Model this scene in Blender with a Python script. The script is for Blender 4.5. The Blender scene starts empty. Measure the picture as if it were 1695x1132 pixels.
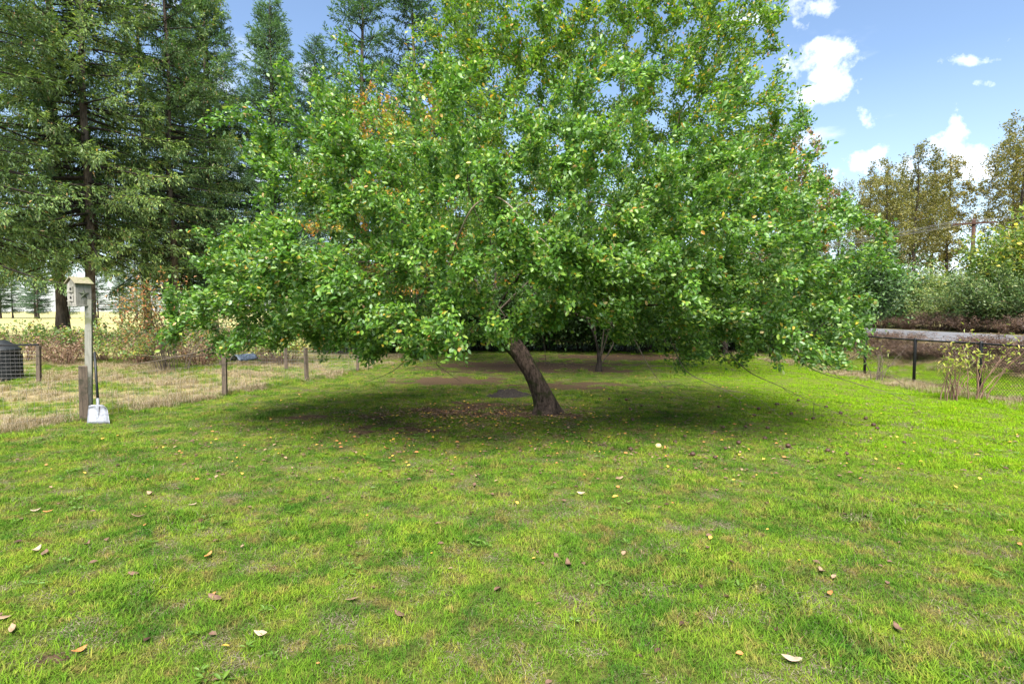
import bpy, math, random
import numpy as np
from mathutils import Vector
R = math.radians
scene = bpy.context.scene
COL = scene.collection

# ------------------------------------------------------------------ camera, sky, sun, exposure
cam_d = bpy.data.cameras.new('camera'); cam = bpy.data.objects.new('camera', cam_d); COL.objects.link(cam)
cam.location = (0, 0, 1.9); cam.rotation_euler = (R(90 - 3.1), 0, 0)
cam_d.sensor_width = 36; cam_d.lens = 20; cam_d.clip_end = 4000; cam_d.clip_start = 0.05
scene.camera = cam
SUN_EL, SUN_AZ = 58, 186          # azimuth clockwise from +Y (the view direction): behind the camera, a little to the left
world = bpy.data.worlds.new('World'); scene.world = world; world.use_nodes = True
wt = world.node_tree; wn = wt.nodes; wl = wt.links
for n in list(wn): wn.remove(n)
def WN(t, **k):
    n = wn.new(t)
    for a, b in k.items(): setattr(n, a, b)
    return n
wout = WN('ShaderNodeOutputWorld'); wbg = WN('ShaderNodeBackground'); wbg.inputs[1].default_value = 0.08
sky = WN('ShaderNodeTexSky', sky_type='NISHITA', sun_disc=False)
sky.sun_elevation = R(SUN_EL); sky.sun_rotation = R(SUN_AZ); sky.air_density = 1.0; sky.dust_density = 0.6; sky.ozone_density = 1.5
wtc = WN('ShaderNodeTexCoord')
def wmath(op, a, b=None, c=None, clamp=False):
    n = WN('ShaderNodeMath', operation=op, use_clamp=clamp)
    for i, v in enumerate((a, b, c)):
        if v is None: continue
        if isinstance(v, (int, float)): n.inputs[i].default_value = v
        else: wl.new(v, n.inputs[i])
    return n.outputs[0]
# clouds: cumulus on a flat layer (direction / height) -> natural foreshortening
sep = WN('ShaderNodeSeparateXYZ'); wl.new(wtc.outputs['Generated'], sep.inputs[0])
zz = wmath('ADD', wmath('MAXIMUM', sep.outputs[2], 0.0), 0.16)
cmb = WN('ShaderNodeCombineXYZ'); wl.new(wmath('DIVIDE', sep.outputs[0], zz), cmb.inputs[0]); wl.new(wmath('DIVIDE', sep.outputs[1], zz), cmb.inputs[1])
nz = WN('ShaderNodeTexNoise'); nz.inputs['Scale'].default_value = 1.5; nz.inputs['Detail'].default_value = 7; nz.inputs['Roughness'].default_value = .55
wl.new(cmb.outputs[0], nz.inputs['Vector'])
mr = WN('ShaderNodeMapRange', interpolation_type='SMOOTHSTEP'); mr.inputs['From Min'].default_value = .58; mr.inputs['From Max'].default_value = .78
wl.new(nz.outputs[0], mr.inputs['Value'])
# single cumulus clouds: centre direction, width, height (tangent units)
nz2 = WN('ShaderNodeTexNoise'); nz2.inputs['Scale'].default_value = 15; nz2.inputs['Detail'].default_value = 6; nz2.inputs['Roughness'].default_value = .6
wl.new(wtc.outputs['Generated'], nz2.inputs['Vector'])
mask = wmath('MULTIPLY', mr.outputs[0], .85)
yy = wmath('MAXIMUM', sep.outputs[1], .01)
TX, TZ = wmath('DIVIDE', sep.outputs[0], yy), wmath('DIVIDE', sep.outputs[2], yy)
CL = [(.52, .40, .07, .062), (.45, .5, .08, .035), (.725, .32, .055, .033), (.90, .46, .06, .05), (.90, .34, .06, .03), (.58, .255, .10, .03), (.575, .33, .04, .022), (-.20, .53, .05, .035), (.79, .43, .06, .010), (.84, .39, .045, .009),
      (-.34, .40, .05, .04), (-.62, .53, .08, .04), (.80, .25, .16, .03), (1.3, .42, .2, .07), (1.15, .62, .12, .05), (-1.4, .5, .25, .08)]
for (cx, cz, w, h) in CL:
    a = wmath('DIVIDE', wmath('SUBTRACT', TX, cx), w); b = wmath('DIVIDE', wmath('SUBTRACT', TZ, cz), h)
    d2 = wmath('ADD', wmath('MULTIPLY', a, a), wmath('MULTIPLY', b, b))
    v = wmath('ADD', wmath('SUBTRACT', 1.0, wmath('MULTIPLY', d2, .55)), wmath('MULTIPLY', wmath('SUBTRACT', nz2.outputs[0], .6), 8.5))
    front = wmath('GREATER_THAN', sep.outputs[1], .02)
    mask = wmath('MAXIMUM', mask, wmath('MULTIPLY', wmath('MULTIPLY', v, .6, clamp=True), front))
haze = WN('ShaderNodeMapRange'); haze.inputs['From Min'].default_value = .0; haze.inputs['From Max'].default_value = .35; haze.inputs['To Min'].default_value = .55; haze.inputs['To Max'].default_value = .0
wl.new(sep.outputs[2], haze.inputs['Value'])
SKYBLUE = WN('ShaderNodeMix', data_type='RGBA'); wl.new(wmath('MULTIPLY', haze.outputs[0], .6), SKYBLUE.inputs[0])
wl.new(sky.outputs[0], SKYBLUE.inputs[6]); SKYBLUE.inputs[7].default_value = (4.6, 5.2, 6.2, 1)
mixc = WN('ShaderNodeMix', data_type='RGBA'); wl.new(mask, mixc.inputs[0])
wl.new(SKYBLUE.outputs[2], mixc.inputs[6]); mixc.inputs[7].default_value = (8.2, 8.3, 8.5, 1)
wl.new(mixc.outputs[2], wbg.inputs[0]); wl.new(wbg.outputs[0], wout.inputs[0])

sun_d = bpy.data.lights.new('sun', 'SUN'); sun = bpy.data.objects.new('sun', sun_d); COL.objects.link(sun)
sun_d.energy = 4.6; sun_d.angle = R(42); sun_d.color = (1, .97, .91)
az = R(SUN_AZ); el = R(SUN_EL)
sdir = Vector((math.sin(az) * math.cos(el), math.cos(az) * math.cos(el), math.sin(el)))
sun.rotation_euler = sdir.to_track_quat('Z', 'Y').to_euler(); sun.location = (0, -20, 40)
scene.view_settings.view_transform = 'Standard'; scene.view_settings.look = 'None'
scene.view_settings.gamma = 1; scene.view_settings.exposure = 1.68; scene.view_settings.use_curve_mapping = False
scene.cycles.max_bounces = 6; scene.cycles.transparent_max_bounces = 4; scene.cycles.diffuse_bounces = 4

# ------------------------------------------------------------------ helpers
def tag(o, label=None, cat=None, group=None, kind=None):
    if label: o['label'] = label
    if cat: o['category'] = cat
    if group: o['group'] = group
    if kind: o['kind'] = kind
    return o
def empty(name, loc=(0, 0, 0), rz=0, label=None, cat=None, group=None, s=1):
    o = bpy.data.objects.new(name, None); COL.objects.link(o); o.location = loc; o.rotation_euler = (0, 0, rz); o.scale = (s, s, s)
    o.empty_display_size = .1
    return tag(o, label, cat, group)
def link(name, me, parent=None, mat=None):
    o = bpy.data.objects.new(name, me); COL.objects.link(o)
    if parent: o.parent = parent
    if mat and not me.materials: me.materials.append(mat)
    return o
def copy_tree(o, parent=None):
    c = o.copy(); COL.objects.link(c); c.parent = parent
    for ch in o.children: copy_tree(ch, c)
    return c
def mesh_np(name, V, faces, attrs=None, smooth=False, mat=None):
    """faces: list of (n,k) int arrays; attrs: dict of point float arrays"""
    V = np.asarray(V, np.float32).reshape(-1, 3)
    me = bpy.data.meshes.new(name)
    me.vertices.add(len(V)); me.vertices.foreach_set('co', V.ravel())
    faces = [np.asarray(f, np.int32) for f in faces if len(f)]
    nl = sum(f.size for f in faces); npoly = sum(len(f) for f in faces)
    me.loops.add(nl); me.polygons.add(npoly)
    me.loops.foreach_set('vertex_index', np.concatenate([f.ravel() for f in faces]))
    tot = np.concatenate([np.full(len(f), f.shape[1], np.int32) for f in faces])
    me.polygons.foreach_set('loop_start', np.concatenate([[0], np.cumsum(tot)[:-1]]).astype(np.int32))
    me.polygons.foreach_set('loop_total', tot)
    if smooth: me.polygons.foreach_set('use_smooth', np.ones(npoly, bool))
    for k, a in (attrs or {}).items():
        at = me.attributes.new(k, 'FLOAT', 'POINT'); at.data.foreach_set('value', np.asarray(a, np.float32))
    me.update(calc_edges=True)
    if mat: me.materials.append(mat)
    return me
class MB:
    """small hard-surface mesh builder"""
    def __init__(s): s.v = []; s.f = []
    def add(s, V, F):
        b = len(s.v); s.v += [tuple(p) for p in V]; s.f += [tuple(i + b for i in f) for f in F]; return s
    def box(s, c, d, rz=0, rx=0, ry=0, taper=1.0):
        V = []
        from mathutils import Euler
        M = Euler((rx, ry, rz)).to_matrix()
        for z in (-1, 1):
            k = taper if z > 0 else 1
            for x, y in ((-1, -1), (1, -1), (1, 1), (-1, 1)):
                V.append(M @ Vector((x * d[0] / 2 * k, y * d[1] / 2 * k, z * d[2] / 2)) + Vector(c))
        return s.add(V, [(3, 2, 1, 0), (4, 5, 6, 7), (0, 1, 5, 4), (1, 2, 6, 5), (2, 3, 7, 6), (3, 0, 4, 7)])
    def tube(s, pts, rad, n=8):
        V, F = tube_np(np.array(pts, float), np.array(rad, float) if hasattr(rad, '__len__') else np.full(len(pts), rad), n, caps=True)
        s.add([tuple(v) for v in V], [tuple(f) for f in F[0]] + [tuple(f) for f in F[1]]); return s
    def build(s, name, mat, parent=None, smooth=False, bevel=0):
        me = bpy.data.meshes.new(name); me.from_pydata(s.v, [], s.f); me.materials.append(mat)
        if smooth:
            for p in me.polygons: p.use_smooth = True
        o = link(name, me, parent)
        if bevel:
            m = o.modifiers.new('bevel', 'BEVEL'); m.width = bevel; m.segments = 2; m.limit_method = 'ANGLE'
        return o
def nrm(v): return v / np.maximum(np.linalg.norm(v, axis=-1, keepdims=True), 1e-9)
def tube_np(P, r, n, caps=False):
    m = len(P); T = np.empty_like(P)
    T[1:-1] = P[2:] - P[:-2]; T[0] = P[1] - P[0]; T[-1] = P[-1] - P[-2]; T = nrm(T)
    ref = np.array([0, 0, 1.]) if abs(T[0][2]) < .8 else np.array([1., 0, 0])
    U = np.empty_like(P); u = ref
    for i in range(m):
        u = u - T[i] * np.dot(u, T[i]); l = np.linalg.norm(u)
        if l < 1e-6: u = np.array([.57, .6, .55])
        else: u = u / l
        U[i] = u
    W = np.cross(T, U); a = np.arange(n) * 2 * math.pi / n
    V = P[:, None] + r[:, None, None] * (np.cos(a)[None, :, None] * U[:, None] + np.sin(a)[None, :, None] * W[:, None])
    i = np.arange(m - 1)[:, None] * n; j = np.arange(n)[None]; k = (j + 1) % n
    F = np.stack([i + j, i + k, i + n + k, i + n + j], -1).reshape(-1, 4)
    if not caps: return V.reshape(-1, 3), [F]
    C = [list(range(n))[::-1], [(m - 1) * n + q for q in range(n)]]
    return V.reshape(-1, 3), [F, C]
def tubes_mesh(name, chains, mat, smooth=True):
    Vs, Fs, b = [], [], 0
    for P, r, n in chains:
        V, F = tube_np(P, r, n); Vs.append(V); Fs.append(F[0] + b); b += len(V)
    return mesh_np(name, np.concatenate(Vs), [np.concatenate(Fs)], smooth=smooth, mat=mat)
# leaf templates: (across, along, lift) and triangles
LEAF8 = (np.array([(0, 0, 0), (-.42, .3, .06), (0, .33, -.03), (.42, .3, .06), (-.4, .66, .03), (0, .66, -.05), (.4, .66, .03), (0, 1, -.14)]),
         [(0, 2, 1), (0, 3, 2), (1, 2, 5), (1, 5, 4), (2, 3, 6), (2, 6, 5), (4, 5, 7), (5, 6, 7)])
LEAF4 = (np.array([(0, 0, 0), (-.45, .45, .08), (0, .5, -.03), (.45, .45, .08), (0, 1, -.1)]), [(0, 2, 1), (0, 3, 2), (1, 2, 4), (2, 3, 4)])
LEAF2 = (np.array([(0, 0, 0), (-.5, .45, .06), (.5, .45, .06), (0, 1, -.05)]), [(0, 2, 1), (1, 2, 3)])
def leaves_np(pos, d, n, L, W, tpl, rnd):
    d = nrm(d); n = nrm(n - d * (n * d).sum(1, keepdims=True)); s = np.cross(d, n)
    T, F = tpl; k = len(T)
    V = pos[:, None] + s[:, None] * (T[None, :, 0:1] * W[:, None, None]) + d[:, None] * (T[None, :, 1:2] * L[:, None, None]) + n[:, None] * (T[None, :, 2:3] * L[:, None, None])
    F = (np.arange(len(pos))[:, None, None] * k + np.array(F)[None]).reshape(-1, 3)
    return V.reshape(-1, 3), F, np.repeat(rnd, k)
def leaves_mesh(name, *a, mat=None):
    V, F, r = leaves_np(*a); return mesh_np(name, V, [F], {'rnd': r}, mat=mat)

# ------------------------------------------------------------------ materials
def mat_new(name):
    m = bpy.data.materials.new(name); m.use_nodes = True; nt = m.node_tree
    b = nt.nodes['Principled BSDF']; b.inputs['Specular IOR Level'].default_value = .3
    return m, nt, b
def ramp(nt, stops, interp='LINEAR'):
    r = nt.nodes.new('ShaderNodeValToRGB'); cr = r.color_ramp; cr.interpolation = interp
    while len(cr.elements) > 1: cr.elements.remove(cr.elements[-1])
    cr.elements[0].position = stops[0][0]; cr.elements[0].color = (*stops[0][1], 1)
    for p, c in stops[1:]:
        e = cr.elements.new(p); e.color = (*c, 1)
    return r
def noise(nt, scale, detail=4, rough=.55, vec=None, dist=0):
    n = nt.nodes.new('ShaderNodeTexNoise'); n.inputs['Scale'].default_value = scale; n.inputs['Detail'].default_value = detail
    n.inputs['Roughness'].default_value = rough; n.inputs['Distortion'].default_value = dist
    if vec is not None: nt.links.new(vec, n.inputs['Vector'])
    return n.outputs[0]
def mixc(nt, fac, a, b, mode='MIX'):
    n = nt.nodes.new('ShaderNodeMix'); n.data_type = 'RGBA'; n.blend_type = mode
    for s, v in ((0, fac), (6, a), (7, b)):
        if isinstance(v, (int, float)): n.inputs[s].default_value = v
        elif isinstance(v, tuple): n.inputs[s].default_value = (*v, 1)
        else: nt.links.new(v, n.inputs[s])
    return n.outputs[2]
def smap(nt, v, a, b, c=0., d=1.):
    n = nt.nodes.new('ShaderNodeMapRange'); n.interpolation_type = 'SMOOTHSTEP'
    for i, q in zip((1, 2, 3, 4), (a, b, c, d)): n.inputs[i].default_value = q
    nt.links.new(v, n.inputs[0]); return n.outputs[0]
def mth(nt, op, a, b):
    n = nt.nodes.new('ShaderNodeMath'); n.operation = op
    for i, v in enumerate((a, b)):
        if isinstance(v, (int, float)): n.inputs[i].default_value = v
        else: nt.links.new(v, n.inputs[i])
    return n.outputs[0]
def gpos(nt): return nt.nodes.new('ShaderNodeNewGeometry').outputs['Position']
def attr(nt, name):
    a = nt.nodes.new('ShaderNodeAttribute'); a.attribute_name = name; return a.outputs['Fac']
def bump(nt, b, h, strength=.4, dist=.02):
    n = nt.nodes.new('ShaderNodeBump'); n.inputs['Strength'].default_value = strength; n.inputs['Distance'].default_value = dist
    nt.links.new(h, n.inputs['Height']); nt.links.new(n.outputs[0], b.inputs['Normal'])
def m_leaf(name, stops, rough=.45, trans=.3, under=1.35, patch=None, spec=.4, tree_var=False):
    """leaf colours by the leaf's own random number, paler underside, some light through the blade"""
    m, nt, b = mat_new(name)
    col = ramp(nt, stops).outputs[0]; nt.links.new(attr(nt, 'rnd'), col.node.inputs[0])
    oi = nt.nodes.new('ShaderNodeObjectInfo'); hv = nt.nodes.new('ShaderNodeHueSaturation'); nt.links.new(smap(nt, oi.outputs['Random'], 0, 1, .72, 1.28), hv.inputs['Value']); nt.links.new(smap(nt, oi.outputs['Random'], 0, 1, .515, .485), hv.inputs['Hue']); nt.links.new(col, hv.inputs['Color'])
    if tree_var: col = hv.outputs[0]
    if patch:
        f = smap(nt, noise(nt, patch[1], 3, vec=gpos(nt)), patch[2], patch[3]); col = mixc(nt, f, col, patch[0])
    geo = nt.nodes.new('ShaderNodeNewGeometry')
    hs = nt.nodes.new('ShaderNodeHueSaturation'); hs.inputs['Saturation'].default_value = .7; hs.inputs['Value'].default_value = under; nt.links.new(col, hs.inputs['Color'])
    c2 = mixc(nt, geo.outputs['Backfacing'], col, hs.outputs[0])
    nt.links.new(c2, b.inputs['Base Color']); b.inputs['Roughness'].default_value = rough; b.inputs['Specular IOR Level'].default_value = spec
    t = nt.nodes.new('ShaderNodeBsdfTranslucent'); nt.links.new(mixc(nt, 1., col, (1.0, 1.15, .45), 'MULTIPLY'), t.inputs[0])
    ms = nt.nodes.new('ShaderNodeMixShader'); ms.inputs[0].default_value = trans
    nt.links.new(b.outputs[0], ms.inputs[1]); nt.links.new(t.outputs[0], ms.inputs[2])
    nt.links.new(ms.outputs[0], nt.nodes['Material Output'].inputs[0]); return m
def m_bark(name, c1, c2, scale=14, moss=None):
    m, nt, b = mat_new(name); tc = nt.nodes.new('ShaderNodeTexCoord').outputs['Object']
    mp = nt.nodes.new('ShaderNodeMapping'); mp.inputs['Scale'].default_value = (1, 1, .3); nt.links.new(tc, mp.inputs[0])
    n = noise(nt, scale, 6, .65, mp.outputs[0], .6); col = ramp(nt, [(.35, c1), (.65, c2)]).outputs[0]; nt.links.new(n, col.node.inputs[0])
    if moss:
        col = mixc(nt, smap(nt, noise(nt, 3.2, 5, .6, tc), .5, .62), col, moss)
    nt.links.new(col, b.inputs['Base Color']); b.inputs['Roughness'].default_value = .95; b.inputs['Specular IOR Level'].default_value = .15
    bump(nt, b, n, .9, .03); return m
def m_wood(name, c1, c2, stain=None, scale=5):
    m, nt, b = mat_new(name); tc = nt.nodes.new('ShaderNodeTexCoord').outputs['Object']
    mp = nt.nodes.new('ShaderNodeMapping'); mp.inputs['Scale'].default_value = (9, 9, .8); nt.links.new(tc, mp.inputs[0])
    n = noise(nt, scale, 5, .6, mp.outputs[0]); col = ramp(nt, [(.3, c1), (.7, c2)]).outputs[0]; nt.links.new(n, col.node.inputs[0])
    if stain: col = mixc(nt, smap(nt, noise(nt, 5, 5, .65, tc), .48, .64), col, stain)
    nt.links.new(col, b.inputs['Base Color']); b.inputs['Roughness'].default_value = .85; bump(nt, b, n, .5, .006); return m
def m_plain(name, c, rough=.5, metal=0, var=.25, scale=8):
    m, nt, b = mat_new(name); tc = nt.nodes.new('ShaderNodeTexCoord').outputs['Object']
    n = noise(nt, scale, 5, .6, tc); col = ramp(nt, [(.3, tuple(x * (1 - var) for x in c)), (.7, tuple(min(1, x * (1 + var)) for x in c))]).outputs[0]
    nt.links.new(n, col.node.inputs[0]); nt.links.new(col, b.inputs['Base Color']); b.inputs['Roughness'].default_value = rough; b.inputs['Metallic'].default_value = metal
    return m
def lawn_colour(nt):
    """large-scale turf colour, shared by soil sheet and blades"""
    p = gpos(nt)
    a = noise(nt, .35, 3, .5, p); b_ = noise(nt, 1.7, 4, .6, p); c = noise(nt, 5.5, 4, .6, p)
    col = ramp(nt, [(.38, (.062, .14, .014)), (.5, (.115, .2, .02)), (.62, (.18, .25, .026))]).outputs[0]; nt.links.new(b_, col.node.inputs[0])
    col = mixc(nt, smap(nt, c, .51, .65, 0, .68), col, (.25, .2, .065)); col = mixc(nt, smap(nt, noise(nt, 3.1, 5, .65, p), .54, .66, 0, .65), col, (.2, .14, .055)); col = mixc(nt, smap(nt, noise(nt, 2.3, 4, .6, p), .38, .46, .6, 0), col, (.035, .11, .016))           # straw
    col = mixc(nt, smap(nt, a, .54, .66, 0, .45), col, (.075, .155, .028))             # lush
    sx = nt.nodes.new('ShaderNodeSeparateXYZ'); nt.links.new(p, sx.inputs[0])
    east = smap(nt, mth(nt, 'ADD', sx.outputs[0], mth(nt, 'MULTIPLY', a, 3.)), 4.5, 8.5, 0, .75)
    return mixc(nt, east, col, (.19, .33, .004))                                    # mossy sward towards the chain-link fence
M = {}
M['apple_leaf'] = m_leaf('apple_leaf', [(0, (0.058, 0.138, 0.019)), (0.35, (0.081, 0.193, 0.023)), (0.7, (0.137, 0.261, 0.028)), (0.9, (0.202, 0.323, 0.035)), (0.965, (0.306, 0.369, 0.07)), (0.984, (0.507, 0.346, 0.026)), (0.993, (0.435, 0.174, 0.026)), (1, (0.507, 0.439, 0.211))], rough=.4, spec=.5, trans=0.36)
M['plum_leaf'] = m_leaf('plum_leaf', [(0, (0.067, 0.149, 0.015)), (0.45, (0.109, 0.223, 0.018)), (0.85, (0.202, 0.312, 0.023)), (0.955, (0.336, 0.371, 0.032)), (0.975, (0.672, 0.402, 0.032)), (1, (0.589, 0.208, 0.032))], trans=0.42)
M['orange_leaf'] = m_leaf('orange_leaf', [(0, (0.092, 0.161, 0.021)), (0.4, (0.184, 0.23, 0.029)), (0.65, (0.483, 0.31, 0.029)), (0.85, (0.529, 0.23, 0.023)), (1, (0.345, 0.103, 0.034))], trans=.35)
M['red_leaf'] = m_leaf('red_leaf', [(0, (.06, .1, .02)), (.45, (.11, .15, .025)), (.7, (.22, .09, .03)), (.88, (.32, .13, .04)), (1, (.36, .2, .04))], trans=.3)
M['spruce'] = m_leaf('spruce_needles', [(0, (0.064, 0.119, 0.035)), (0.5, (0.121, 0.204, 0.052)), (0.85, (0.21, 0.297, 0.073)), (0.95, (0.322, 0.339, 0.097)), (1, (0.419, 0.272, 0.097))], rough=.6, trans=0.35, under=1.1, tree_var=True)
M['fir'] = m_leaf('fir_needles', [(0, (0.041, 0.093, 0.046)), (0.6, (0.075, 0.15, 0.067)), (1, (0.136, 0.221, 0.101))], rough=.6, trans=0.3, under=1.1, tree_var=True)
M['cone'] = m_leaf('cone', [(0, (.2, .09, .04)), (1, (.32, .17, .08))], rough=.7, trans=0, under=1)
M['cottonwood'] = m_leaf('cottonwood_leaf', [(0, (0.107, 0.106, 0.019)), (0.5, (0.172, 0.161, 0.028)), (0.85, (0.23, 0.198, 0.038)), (1, (0.295, 0.202, 0.048))], trans=.35, tree_var=True)
M['maple'] = m_leaf('maple_leaf', [(0, (0.091, 0.174, 0.023)), (0.5, (0.18, 0.26, 0.029)), (0.8, (0.321, 0.348, 0.034)), (0.93, (0.541, 0.472, 0.046)), (1, (0.567, 0.31, 0.057))], trans=.35, tree_var=True)
M['willow'] = m_leaf('willow_leaf', [(0, (0.036, 0.078, 0.015)), (0.5, (0.102, 0.168, 0.033)), (0.85, (0.192, 0.252, 0.055)), (1, (0.312, 0.324, 0.099))], trans=.25, tree_var=True)
M['dark_shrub'] = m_leaf('evergreen_leaf', [(0, (0.024, 0.057, 0.013)), (0.7, (0.05, 0.114, 0.019)), (1, (0.1, 0.19, 0.032))], trans=.2)
M['bramble'] = m_leaf('bramble_leaf', [(0, (0.077, 0.132, 0.028)), (0.5, (0.132, 0.22, 0.039)), (0.75, (0.22, 0.275, 0.05)), (0.87, (0.44, 0.363, 0.044)), (0.92, (0.242, 0.132, 0.066)), (1, (0.286, 0.143, 0.077))], trans=.35, tree_var=True)
M['bramble_dry'] = m_leaf('dry_bramble_leaf', [(0, (.13, .08, .045)), (.6, (.22, .13, .075)), (.85, (.32, .2, .11)), (1, (.16, .2, .05))], trans=.15)
M['elder'] = m_leaf('elder_leaf', [(0, (.2, .26, .03)), (.7, (.34, .38, .05)), (1, (.42, .33, .08))], trans=.4)
M['bark_apple'] = m_bark('apple_bark', (.010, .007, .006), (.1, .07, .054), 24, (.022, .026, .008))
M['bark_dark'] = m_bark('dark_bark', (.012, .01, .008), (.06, .047, .038), 10)
M['bark_spruce'] = m_bark('spruce_bark', (.045, .033, .026), (.15, .115, .09), 7)
M['twig'] = m_bark('twig', (.055, .042, .032), (.17, .135, .1), 8)
M['twig_pale'] = m_bark('pale_twig', (.2, .15, .1), (.36, .28, .2), 8)
M['cane'] = m_bark('dry_cane', (.11, .065, .045), (.24, .15, .105), 6)
M['post'] = m_wood('fence_post_wood', (.05, .037, .027), (.15, .112, .08), (.045, .04, .025))
M['post_green'] = m_wood('weathered_post', (.17, .165, .135), (.29, .28, .235), (.14, .145, .08))
M['bird_wood'] = m_wood('birdhouse_board', (.2, .185, .155), (.34, .32, .275), (.15, .145, .11))
M['roof_moss'] = m_wood('mossy_roof_board', (.17, .145, .09), (.28, .25, .16), (.13, .15, .05))
M['hole_shade'] = m_plain('painted_hole_shade', (.012, .01, .009), .9)  # near-black colour stands for the shade inside the birdhouse holes
M['star'] = m_plain('verdigris_star', (.1, .11, .07), .6, .3)
M['black_metal'] = m_plain('black_coated_steel', (.012, .012, .013), .45)
M['black_plastic'] = m_plain('black_plastic', (.016, .018, .018), .5)
M['scoop'] = m_plain('scuffed_aluminium', (.22, .225, .24), .45, .4, .35, 18)
M['wire'] = m_plain('galvanised_wire', (.22, .21, .2), .6, .5)
M['pole'] = m_bark('utility_pole_wood', (.04, .022, .016), (.09, .05, .036), 5)
M['cable'] = m_plain('grey_cable', (.2, .2, .2), .6)
M['tarp'] = m_plain('blue_tarp', (.05, .065, .09), .5, 0, .6, 25)
M['soil'] = m_plain('dark_soil', (.025, .02, .017), .95, 0, .6, 25)
M['fruit'] = m_plain('apple_skin', (.62, .48, .2), .4, 0, .2, 30)
M['fruit_rot'] = m_plain('rotten_apple_skin', (.06, .03, .02), .55, 0, .5, 30)
for k, c in dict(tan=(.25, .165, .1), brown=(.13, .075, .05), orange=(.36, .16, .05), yellow=(.46, .28, .05), pale=(.34, .25, .17)).items():
    M['dead_' + k] = m_plain('dead_leaf_' + k, c, .6, 0, .3, 40)

M['weed_dry'] = m_leaf('dead_weed_leaf', [(0, (.06, .033, .022)), (.7, (.12, .068, .045)), (1, (.2, .13, .07))], trans=.15)
M['cane_dark'] = m_bark('dead_weed_stem', (.05, .03, .022), (.12, .075, .055), 6)
# ------------------------------------------------------------------ terrain
def smooth(a, b, x):
    t = np.clip((x - a) / (b - a), 0, 1); return t * t * (3 - 2 * t)
_r = np.random.RandomState(5)
_K = [( _r.uniform(-1, 1, 2) / np.array([1, 1]), _r.uniform(0, 6.28)) for _ in range(40)]
def vnoise(x, y, f, o=0):
    s = 0
    for i in range(8):
        k, ph = _K[(i + o) % 40]; s = s + np.sin((k[0] * x + k[1] * y) * f * (1 + .35 * i) + ph + i * 2.1)
    return s / 8 ** .5 * .7
FX, FY = np.array([-9.6, -7.62, -6.46, -5.62, -4.86, -4.1]), np.array([3.0, 9.98, 12.71, 15.5, 17.84, 21])
def fence_x(y): return np.interp(y, FY, FX)
def hgt(x, y):
    x = np.asarray(x, float); y = np.asarray(y, float)
    h = .018 * vnoise(x, y, 1.6) + .012 * vnoise(x, y, 4.2, 9)
    h = h * (1 - smooth(40, 90, np.hypot(x, y)))
    h = h + .74 * smooth(12.4, 15.8, x + .4 * vnoise(0 * x, y, .5, 4))
    return h
def H(x, y): return float(hgt(x, y))
SOIL = [(-2.6, 10.2, 1.1, .5), (-1.0, 10.7, 1.7, .8), (.4, 10.6, 1.0, .5), (-3.6, 10.1, .6, .2), (1.1, 10.2, .5, .25), (-.6, 11.5, 1.6, .5), (-2, 5.07, .13, .075), (-.11, 5.82, .16, .07), (-.79, 5.13, .08, .05), (2.0, 3.07, .1, .07),
        (2.7, 18.0, 1.6, 1.4), (0.5, 19.5, 5.5, 3.2), (-1.5, 15.5, 2.6, 1.6), (5, 23.5, 6, 2.6), (1.5, 14.5, 2.2, 1.2), (-1.8, 9.2, 1.6, .5), (-8.0, 9.75, .75, .25), (3.3, 8.6, .3, .1), (-2.0, 9.0, .25, .12), (1.2, 8.0, .2, .08), (-4.3,3.6,.12,.07), (-2.45,3.0,.16,.08)]
def soil_m(x, y):
    w = x + .12 * vnoise(x, y, 9, 3); v = y + .12 * vnoise(x, y, 9, 17); s = np.zeros_like(w)
    for cx, cy, a, b in SOIL:
        k = 4.0 if a > .9 else (1 if a > .3 else .25)
        w2 = x + (w - x) * k; v2 = y + (v - y) * k
        s = np.maximum(s, 1 - smooth(.6 if a < .9 else .15, 1.15, np.hypot((w2 - cx) / a, (v2 - cy) / b)))
    return np.clip(s + (s > .04) * np.minimum(s * 4, 1) * (.3 * vnoise(x, y, 3.1, 8) + .28 * vnoise(x, y, 8.5, 19)), 0, 1)
def rough_m(x, y):      # unmown ground: the fenced garden, the strip along the chain-link fence, the bank
    g = smooth(-.25, .35, fence_x(y) - x + .25 * vnoise(x, y, 2.5, 6)) * smooth(2, 5, y) * (1 - smooth(24, 28, y))
    s = (1 - smooth(.2, .75, np.abs(x - 10.3 + .25 * vnoise(x, y, 2.2, 11)))) * smooth(7, 10, y)
    b = smooth(12.9, 13.8, x)
    return np.maximum(np.maximum(g, s), b)
def field_m(x, y): return smooth(22, 27, y) * smooth(3, 9, -x - 2 + 0 * y) 
def axis(lim, fine, step, far):
    a = list(np.arange(-fine[0], fine[1] + 1e-6, step)); s = step; q = a[-1]; p = a[0]
    while q < far: s *= 1.25; q += s; a.append(q)
    s = step
    while p > -far: s *= 1.25; p -= s; a.insert(0, p)
    return np.array(a)
gx = axis(0, (17, 17), .14, 1800); gy = axis(0, (-2, 25), .14, 1800)
GX, GY = np.meshgrid(gx, gy); nx, ny = len(gx), len(gy)
gV = np.stack([GX, GY, hgt(GX, GY)], -1).reshape(-1, 3)
ii = (np.arange(ny - 1)[:, None] * nx + np.arange(nx - 1)[None]).ravel()
gF = np.stack([ii, ii + 1, ii + nx + 1, ii + nx], -1)
fx, fy = gV[:, 0], gV[:, 1]
m, nt, b = mat_new('ground')
p = gpos(nt)
turf = lawn_colour(nt)
fine = noise(nt, 38, 5, .7, p)
turf = mixc(nt, .55, turf, (.1, .075, .03)); turf = mixc(nt, 1., turf, ramp_out := mixc(nt, smap(nt, fine, .35, .65), (.45, .45, .4), (.95, .95, .9)), 'MULTIPLY')
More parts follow.
